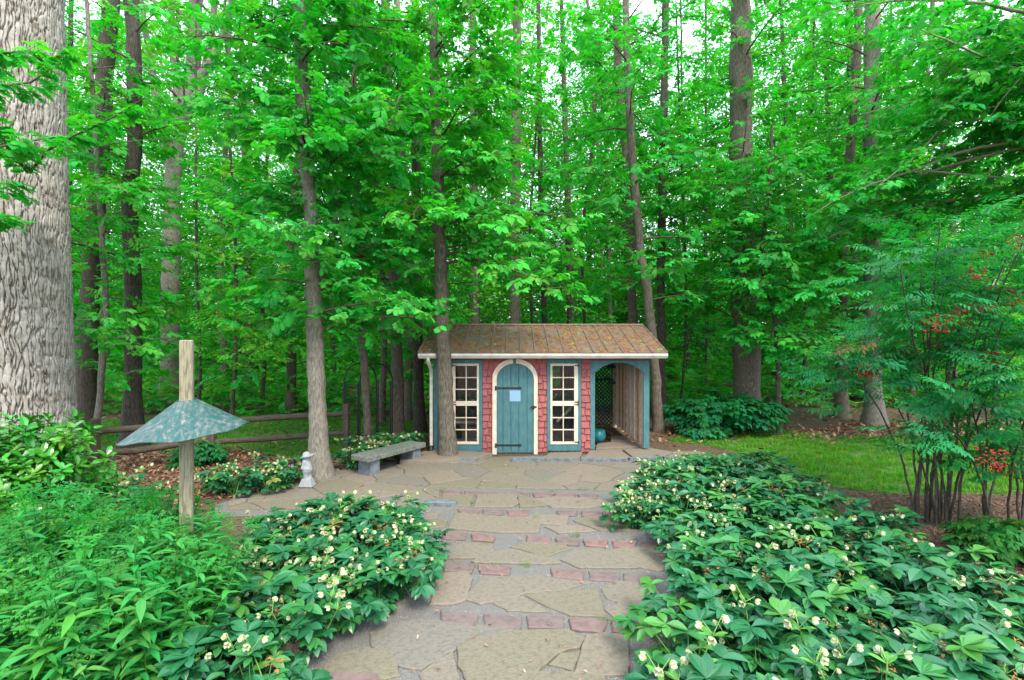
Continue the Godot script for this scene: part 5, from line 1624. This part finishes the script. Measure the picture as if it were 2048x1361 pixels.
	# young trees seen between the larger trunks
	var young := [[213, 640, 9.6, 940, 190, 0.06, "bark_pale"], [470, 500, 13.5, 848, 463, 0.05, "bark_dark"], [392, 520, 14.5, 838, 398, 0.045, "bark_dark"], [525, 560, 15.5, 830, 523, 0.06, "bark_dark"], [578, 520, 15.0, 836, 581, 0.14, "bark_dark"], [765, 560, 13.0, 850, 762, 0.09, "bark_brown"], [815, 520, 13.6, 846, 812, 0.12, "bark_pale"], [950, 480, 22.0, 788, 950, 0.09, "bark_brown"], [1060, 470, 19.0, 800, 1062, 0.06, "bark_dark"], [1165, 480, 18.0, 806, 1170, 0.07, "bark_dark"], [1215, 470, 24.0, 778, 1218, 0.12, "bark_brown"], [1372, 560, 15.0, 830, 1360, 0.04, "bark_dark"], [1412, 520, 19.0, 800, 1408, 0.07, "bark_dark"], [1610, 460, 18.0, 805, 1605, 0.07, "bark_dark"], [1825, 480, 16.0, 820, 1822, 0.08, "bark_brown"], [1905, 420, 18.0, 806, 1902, 0.12, "bark_brown"], [1985, 430, 14.5, 832, 1990, 0.06, "bark_dark"], [120, 500, 14.0, 840, 118, 0.1, "bark_dark"], [440, 600, 20.0, 792, 445, 0.13, "bark_brown"], [660, 560, 19.0, 798, 664, 0.1, "bark_dark"]]
	for k in young.size():
		var y: Array = young[k]
		var d: float = y[2]
		tree("young_tree", "%s %s young tree%s" % ["very thin" if y[5] < 0.065 else ("thin" if y[5] < 0.1 else "slim"), {"bark_dark": "dark barked", "bark_brown": "brown barked", "bark_pale": "pale barked"}[y[6]], [" deep between the forest trunks", " just behind the rail fence", " behind the shed", " beyond the lawn"][0 if d > 17.5 else (1 if y[4] < 900 else (2 if y[4] < 1450 else 3))]], {"way": px_way(d, [[y[4], y[3]], [lerpf(y[4], y[0], 0.5) + 4, 700], [y[0], y[1]], [y[0] + (k % 5 - 2) * 12, 250], [y[0] + (k % 5 - 2) * 20, 0]]), "r0": y[5], "r1": y[5] * 0.55, "bark": y[6], "limbs": 22, "low": 1.3, "high": 0.62 * d + 1.5, "reach": [0.9, 0.14 * d + 0.9], "rise": 0.25, "spray": "fine" if d > 14 else "broad", "size": 0.25 if d < 14 else 0.36, "color": [G, Y, B][k % 3], "seed": 200 + k, "fan": 0.92, "gap": 0.20, "bare": 0.08}, "young trees between the trunks")

func woods() -> void:
	# trees deeper in the wood
	var r := RandomNumberGenerator.new()
	r.seed = 55
	for k in 34:
		var d := 17.0 + 13.0 * pow(k / 34.0, 0.9) + r.randf_range(-1.5, 1.5)
		var px := r.randf_range(-250, 2300)
		var x := (px - MID_X) * d / FOCAL
		var lean := r.randf_range(-0.6, 0.6)
		var rad := r.randf_range(0.07, 0.2)
		var tall := r.randf_range(16, 22)
		var shade: Array = LEAVES[k % 3]
		tree("woodland_tree", "%s %s forest tree %s deep in the woods" % ["thick" if rad > 0.145 else "slender", ["dark", "brown", "dark"][k % 3], "leafy down to the ground" if k % 2 else "with a high crown"], {"way": [Vector3(x, 0.0 if d < 22 else 0.2, -d), Vector3(x + lean * 0.3, tall * 0.35, -d + r.randf_range(-0.3, 0.3)), Vector3(x + lean, tall, -d)], "r0": rad, "r1": rad * 0.4, "bark": ["bark_dark", "bark_brown", "bark_dark"][k % 3], "limbs": 34, "low": 1.2 if k % 2 else 4.0, "high": tall - 0.5, "reach": [1.6, 3.4], "rise": 0.3, "spray": "far", "size": 0.95, "color": shade, "seed": 300 + k, "sides": 9, "step": 1.0, "fan": 1.38, "gap": 0.41, "taper": 0.7}, "forest trees in the woods behind")
	# the far wood, which closes the view as one mass of leaves
	rng.seed = 66
	var xs := [[], [], []]
	var cs := [PackedColorArray(), PackedColorArray(), PackedColorArray()]
	var gaps := noise(71, 0.12, 3)
	for k in 32000:
		var d := 27.0 + 30.0 * pow(rng.randf(), 1.6)
		var x := rnd(-1.15, 1.15) * d
		var y := pow(rng.randf(), 1.15) * 26.0
		if in_gap(Vector3(x, y + 0.3, -d)): continue
		if gaps.get_noise_3d(x * 1.5, y * 2.0, d) < -0.26 + 0.036 * (y - 10): continue
		var v := rng.randi() % 3
		xs[v].append(aimed(Vector3(x, y + 0.3, -d), Vector3(rnd(-1, 1), rnd(-0.3, 0.2), rnd(-1, 1)), Vector3(rnd(-0.5, 0.5), 1, rnd(-0.5, 0.5)), rnd(1.3, 2.1)))
		cs[v].append(tint(LEAVES[k % 3], 0.32))
	for v in 3: tag(scatter("far_foliage", shapes["far_%d" % v], mats["leaf"], xs[v], cs[v], self), "distant mass of bright leaves closing off the woods", "foliage")
	xs = [[], [], []]
	cs = [PackedColorArray(), PackedColorArray(), PackedColorArray()]
	for k in 5500:
		var d := rnd(42, 62)
		var v := rng.randi() % 3
		xs[v].append(aimed(Vector3(rnd(-1.15, 1.15) * d, rng.randf() * 10.0, -d), Vector3(rnd(-1, 1), rnd(-0.3, 0.2), rnd(-1, 1)), Vector3(rnd(-0.5, 0.5), 1, rnd(-0.5, 0.5)), rnd(2.2, 3.4)))
		cs[v].append(tint(LEAVES[k % 3], 0.32))
	for v in 3: tag(scatter("far_foliage", shapes["far_%d" % v], mats["leaf"], xs[v], cs[v], self), "distant low band of pale leaves at the end of the woods", "foliage")
	# low growth between the trunks
	xs = [[], [], []]
	cs = [PackedColorArray(), PackedColorArray(), PackedColorArray()]
	var lumps := noise(72, 0.35, 3)
	for k in 16500:
		var d := 14.5 + 34 * pow(rng.randf(), 1.2)
		var x := rnd(-1.15, 1.15) * d
		if absf(x) > 0.12 * d and d < 16 and x > 6.5: continue
		var hgt := maxf(0.0, 0.35 + 1.7 * (lumps.get_noise_2d(x, d) + 0.25) + (d - 15) * 0.06)
		var v := rng.randi() % 3
		xs[v].append(aimed(Vector3(x, rng.randf() * hgt + 0.05, -d), Vector3(rnd(-1, 1), rnd(-0.2, 0.4), rnd(-1, 1)), Vector3(rnd(-0.4, 0.4), 1, rnd(-0.4, 0.4)), rnd(0.4, 0.7)))
		cs[v].append(tint(LEAVES[k % 3], 0.35))
	for v in 3: tag(scatter("undergrowth", shapes["fine_%d" % v], mats["leaf"], xs[v], cs[v], self), "tangled low green undergrowth between the forest trunks", "undergrowth")

# ---------------------------------------------------------------- garden planting
func planting() -> void:
	# glossy evergreen before the oak
	shrub("laurel_shrub", "rounded glossy evergreen shrub in front of the huge oak", "shrub", Vector3(-4.95, 0, -4.75), Vector3(1.12, 0.78, 0.75), ["laurel_0", "laurel_1"], 0.2, 720, [0.02, 0.125, 0.015], "glossy_leaf", 81, "", true)
	# spirea along the lower edge
	var sp := [[-2.75, -3.55, 0.55], [-3.5, -3.75, 0.6], [-2.35, -3.0, 0.42], [-2.75, -2.6, 0.5], [-3.4, -2.9, 0.5], [-2.35, -3.5, 0.42], [-2.95, -4.05, 0.45], [-3.75, -4.2, 0.45]]
	for k in sp.size():
		rng.seed = 500 + k
		var t := thing("spirea_bush", ["narrow leaved spirea bush close beside the baffle post", "narrow leaved spirea bush before the glossy evergreen shrub", "narrow leaved spirea bush next to the white hellebores", "narrow leaved spirea bush in the middle of the spirea bed"][0 if absf(sp[k][0] + 2.5) < 0.35 and sp[k][1] < -3.3 else (1 if sp[k][0] < -3.3 else (2 if sp[k][0] > -2.5 else 3))], "bush", Vector3(sp[k][0], 0, sp[k][1]), "spirea bushes round the post")
		var xs := [[], [], []]
		var cs := [PackedColorArray(), PackedColorArray(), PackedColorArray()]
		for i in 110:
			var a := rnd(0, TAU)
			var rr: float = sqrt(rng.randf()) * sp[k][2]
			var v := rng.randi() % 3
			var lean := Vector3(cos(a), 0, sin(a)) * rr * rnd(0.3, 0.7)
			var up := (Vector3(0, 1, 0) + lean + Vector3(rnd(-0.2, 0.2), 0, rnd(-0.2, 0.2))).normalized()
			var e := up.cross(Vector3.RIGHT).normalized()
			var s: float = rnd(0.75, 1.1) * (1.0 - 0.25 * rr / sp[k][2])
			xs[v].append(Transform3D(Basis(e.cross(up), up, -e).orthonormalized().rotated(up, rnd(0, TAU)).scaled(Vector3.ONE * s), Vector3(cos(a) * rr * 0.75, 0, sin(a) * rr * 0.75)))
			cs[v].append(tint([0.03, 0.175, 0.05], 0.3))
		for v in 3: scatter("foliage", shapes["shoot_%d" % v], mats["leaf"], xs[v], cs[v], t)
	# hellebores
	var n := 0
	n += bed([[860, 1120], [840, 1180], [740, 1262], [650, 1310], [570, 1352], [560, 1480], [180, 1480], [330, 1400], [470, 1250], [500, 1130], [560, 1070], [700, 1050], [810, 1062]], 0.29, 61, 0.92, [1, 4], "white hellebore {n} in the spirea bed", "hellebores in the spirea bed")
	n += bed([[1310, 1400], [1330, 1270], [1350, 1150], [1340, 1090], [1290, 1040], [1310, 990], [1380, 955], [1450, 948], [1550, 958], [1640, 1022], [1740, 1078], [1820, 1140], [1960, 1205], [2150, 1265], [2300, 1320], [2300, 1560], [1330, 1560]], 0.34, 62, 1.0, [0, 2], "cream hellebore {n} {place}", "hellebores in the lawn bed")
	n += bed([[1240, 1060], [1290, 1065], [1340, 1000], [1440, 945], [1400, 940], [1330, 955], [1285, 985]], 0.3, 63, 0.8, [5, 9], "dense cream hellebore {n} at the patio corner", "hellebores at the path edge")
	n += bed([[400, 975], [590, 958], [590, 985], [470, 1003], [400, 1005]], 0.33, 64, 0.85, [2, 5], "yellowish hellebore {n} behind the stone statue", "hellebores behind the statue")
	n += bed([[170, 1010], [290, 995], [300, 1030], [180, 1050]], 0.36, 65, 0.95, [2, 4], "dark leaved hellebore {n} beside the oak's foot", "hellebores by the oak's foot")
	n += bed([[672, 945], [700, 920], [840, 902], [850, 915], [770, 935], [700, 948]], 0.33, 66, 0.95, [3, 6], "pale hellebore {n} behind the stone bench", "hellebores behind the bench")
	print("hellebores ", n)
	# leafy bush at the stout tree's foot and small ones near it
	shrub("hydrangea_bush", "large dark green leafy bush at the stout tree's foot", "bush", ground_at(1450, 868), Vector3(1.35, 0.5, 0.8), ["broad_0", "broad_1", "broad_2"], 0.3, 620, [0.01, 0.1, 0.042], "leaf", 82)
	shrub("low_bush", "small blue green plant at the lawn's edge beside the bush", "bush", ground_at(1405, 878), Vector3(0.35, 0.16, 0.3), ["broad_0", "broad_1"], 0.2, 110, [0.02, 0.14, 0.07], "leaf", 83)
	shrub("low_bush", "low dark plant at the foot of the rail fence", "bush", ground_at(395, 930), Vector3(0.4, 0.22, 0.3), ["broad_0", "broad_1"], 0.2, 120, [0.014, 0.12, 0.045], "leaf", 84)
	shrub("low_bush", "small green plant in the mulch under the berry shrub", "bush", ground_at(2010, 1120), Vector3(0.45, 0.2, 0.35), ["broad_0", "broad_1"], 0.16, 170, [0.018, 0.1, 0.024], "leaf", 85)
	# nandinas with red berries
	nandina(ground_at(1862, 1046), 18, [[1670, 700], [1770, 640], [1800, 540], [1840, 480], [1880, 440], [1850, 600], [1900, 480], [1920, 540], [1960, 450], [1980, 560], [2020, 500], [2070, 430], [2080, 540], [2010, 640], [1820, 660], [1740, 720], [1930, 680], [2100, 620]], 5.9, 91, "tall many-stemmed shrub hung with red berries in the mulch")
	nandina(ground_at(2000, 1062), 7, [[1890, 840], [1930, 770], [1970, 810], [2010, 750], [2060, 800], [2090, 730], [2000, 880], [2080, 900], [1950, 900]], 5.3, 92, "low feathery shrub in front of the tall berry shrub")

func nandina(base: Vector3, stems: int, tips: Array, d: float, sd: int, label: String) -> void:
	rng.seed = sd
	var t := thing("nandina_shrub", label, "shrub", base)
	var xs := [[], []]
	var cs := [PackedColorArray(), PackedColorArray()]
	for k in maxi(stems, tips.size()):
		var tp: Array = tips[k % tips.size()]
		var tip := ray_at(tp[0], tp[1], d + rnd(-0.9, 0.9)) - base
		var foot := Vector3(rnd(-0.22, 0.22), -0.03, rnd(-0.15, 0.15))
		var pts := PackedVector3Array([foot, foot.lerp(tip, 0.3) * Vector3(0.55, 1.15, 0.55) + foot * 0.4, foot.lerp(tip, 0.65) * Vector3(0.8, 1.05, 0.8), tip])
		var b := Buf.new()
		b.tube(PackedVector3Array(trunk_line(Array(pts), 0.18, 0.012)), PackedFloat32Array(range(trunk_count(pts)).map(func(i: int) -> float: return 0.014 - 0.008 * i / maxf(1, trunk_count(pts) - 1))), 6, false)
		if k < stems: part("stem", b.mesh(), mats["bark_dark"], t)
		for i in (30 if sd == 91 else 22):
			var f := 1.0 - pow(rng.randf(), 1.4) * 0.26
			var at := foot.lerp(tip, f)
			var a := rnd(0, TAU)
			var dir := Vector3(cos(a), rnd(-0.45, 0.45), sin(a))
			var v := rng.randi() % 2
			xs[v].append(aimed(at + dir * rnd(0.0, 0.42), dir, Vector3(rnd(-0.6, 0.6), 1, rnd(-0.6, 0.6)), rnd(0.32, 0.5)))
			cs[v].append(tint([0.014, 0.125, 0.05] if rng.randf() < 0.985 else [0.07, 0.05, 0.03], 0.4))
		if sd == 91 and k % 4 != 3 or sd == 92 and k % 4 == 0:
			var bb := Buf.new()
			for i in 55:
				var p := Vector3(rnd(-0.1, 0.1), rnd(-0.1, 0.07), rnd(-0.08, 0.08))
				var s := 0.0115
				for e in [-1.0, 1.0]:
					for g in [[1, 0], [0, 1], [-1, 0], [0, -1]]:
						bb.tri(p + Vector3(0, e * s, 0), p + Vector3(g[0] * s, 0, g[1] * s), p + Vector3(-g[1] * s, 0, g[0] * s), Vector3(g[0] - g[1], e, g[0] + g[1]))
			part("berry_cluster", bb.mesh(), mats["berry"], t, foot.lerp(tip, rnd(0.82, 1.0)) + Vector3(rnd(-0.1, 0.1), -0.1, 0.4))
	for v in 2: scatter("foliage", shapes["nandina_%d" % v], mats["leaf"], xs[v], cs[v], t)

func trunk_count(pts: PackedVector3Array) -> int:
	var cv := Curve3D.new()
	for k in pts.size():
		var t: Vector3 = (pts[mini(k + 1, pts.size() - 1)] - pts[maxi(k - 1, 0)]) / 6.0
		cv.add_point(pts[k], -t, t)
	return maxi(2, int(cv.get_baked_length() / 0.18)) + 1

func _ready() -> void:
	var cam := Camera3D.new()
	cam.name = "camera"
	cam.position = Vector3(0, EYE, 0)
	cam.fov = rad_to_deg(2 * atan(MID_Y / FOCAL))
	cam.far = 500
	add_child(cam)
	var we := WorldEnvironment.new()
	we.name = "daylight"
	var env := Environment.new()
	env.background_mode = Environment.BG_SKY
	var sky := Sky.new()
	var sm := ProceduralSkyMaterial.new()
	sm.sky_top_color = Color(0.86, 0.92, 1.0)
	sm.sky_horizon_color = Color(0.96, 0.97, 1.0)
	sm.sky_curve = 0.15
	sm.ground_bottom_color = Color(0.2, 0.25, 0.15)
	sm.ground_horizon_color = Color(0.6, 0.65, 0.6)
	sm.energy_multiplier = 1.0
	sky.sky_material = sm
	env.sky = sky
	env.tonemap_mode = Environment.TONE_MAPPER_LINEAR
	env.tonemap_exposure = 3.6
	env.sdfgi_enabled = true
	env.ssao_enabled = true
	env.ssil_enabled = true
	we.environment = env
	add_child(we)
	var sun := DirectionalLight3D.new()
	sun.name = "sun"
	sun.light_energy = 0.5
	sun.light_angular_distance = 20.0
	sun.light_color = Color(1.0, 0.97, 0.92)
	sun.shadow_enabled = true
	sun.rotation_degrees = Vector3(-50, 24, 0)
	add_child(sun)
	make_materials()
	surf("berry", [[0, 0.33, 0.01, 0.012]], Vector3.ONE, 0.3)
	make_openings()
	make_sprays()
	make_hellebores()
	grounds()
	paving()
	shed()
	furniture()
	great_oak()
	named_trees()
	woods()
	planting()
	print("sprays ", total)
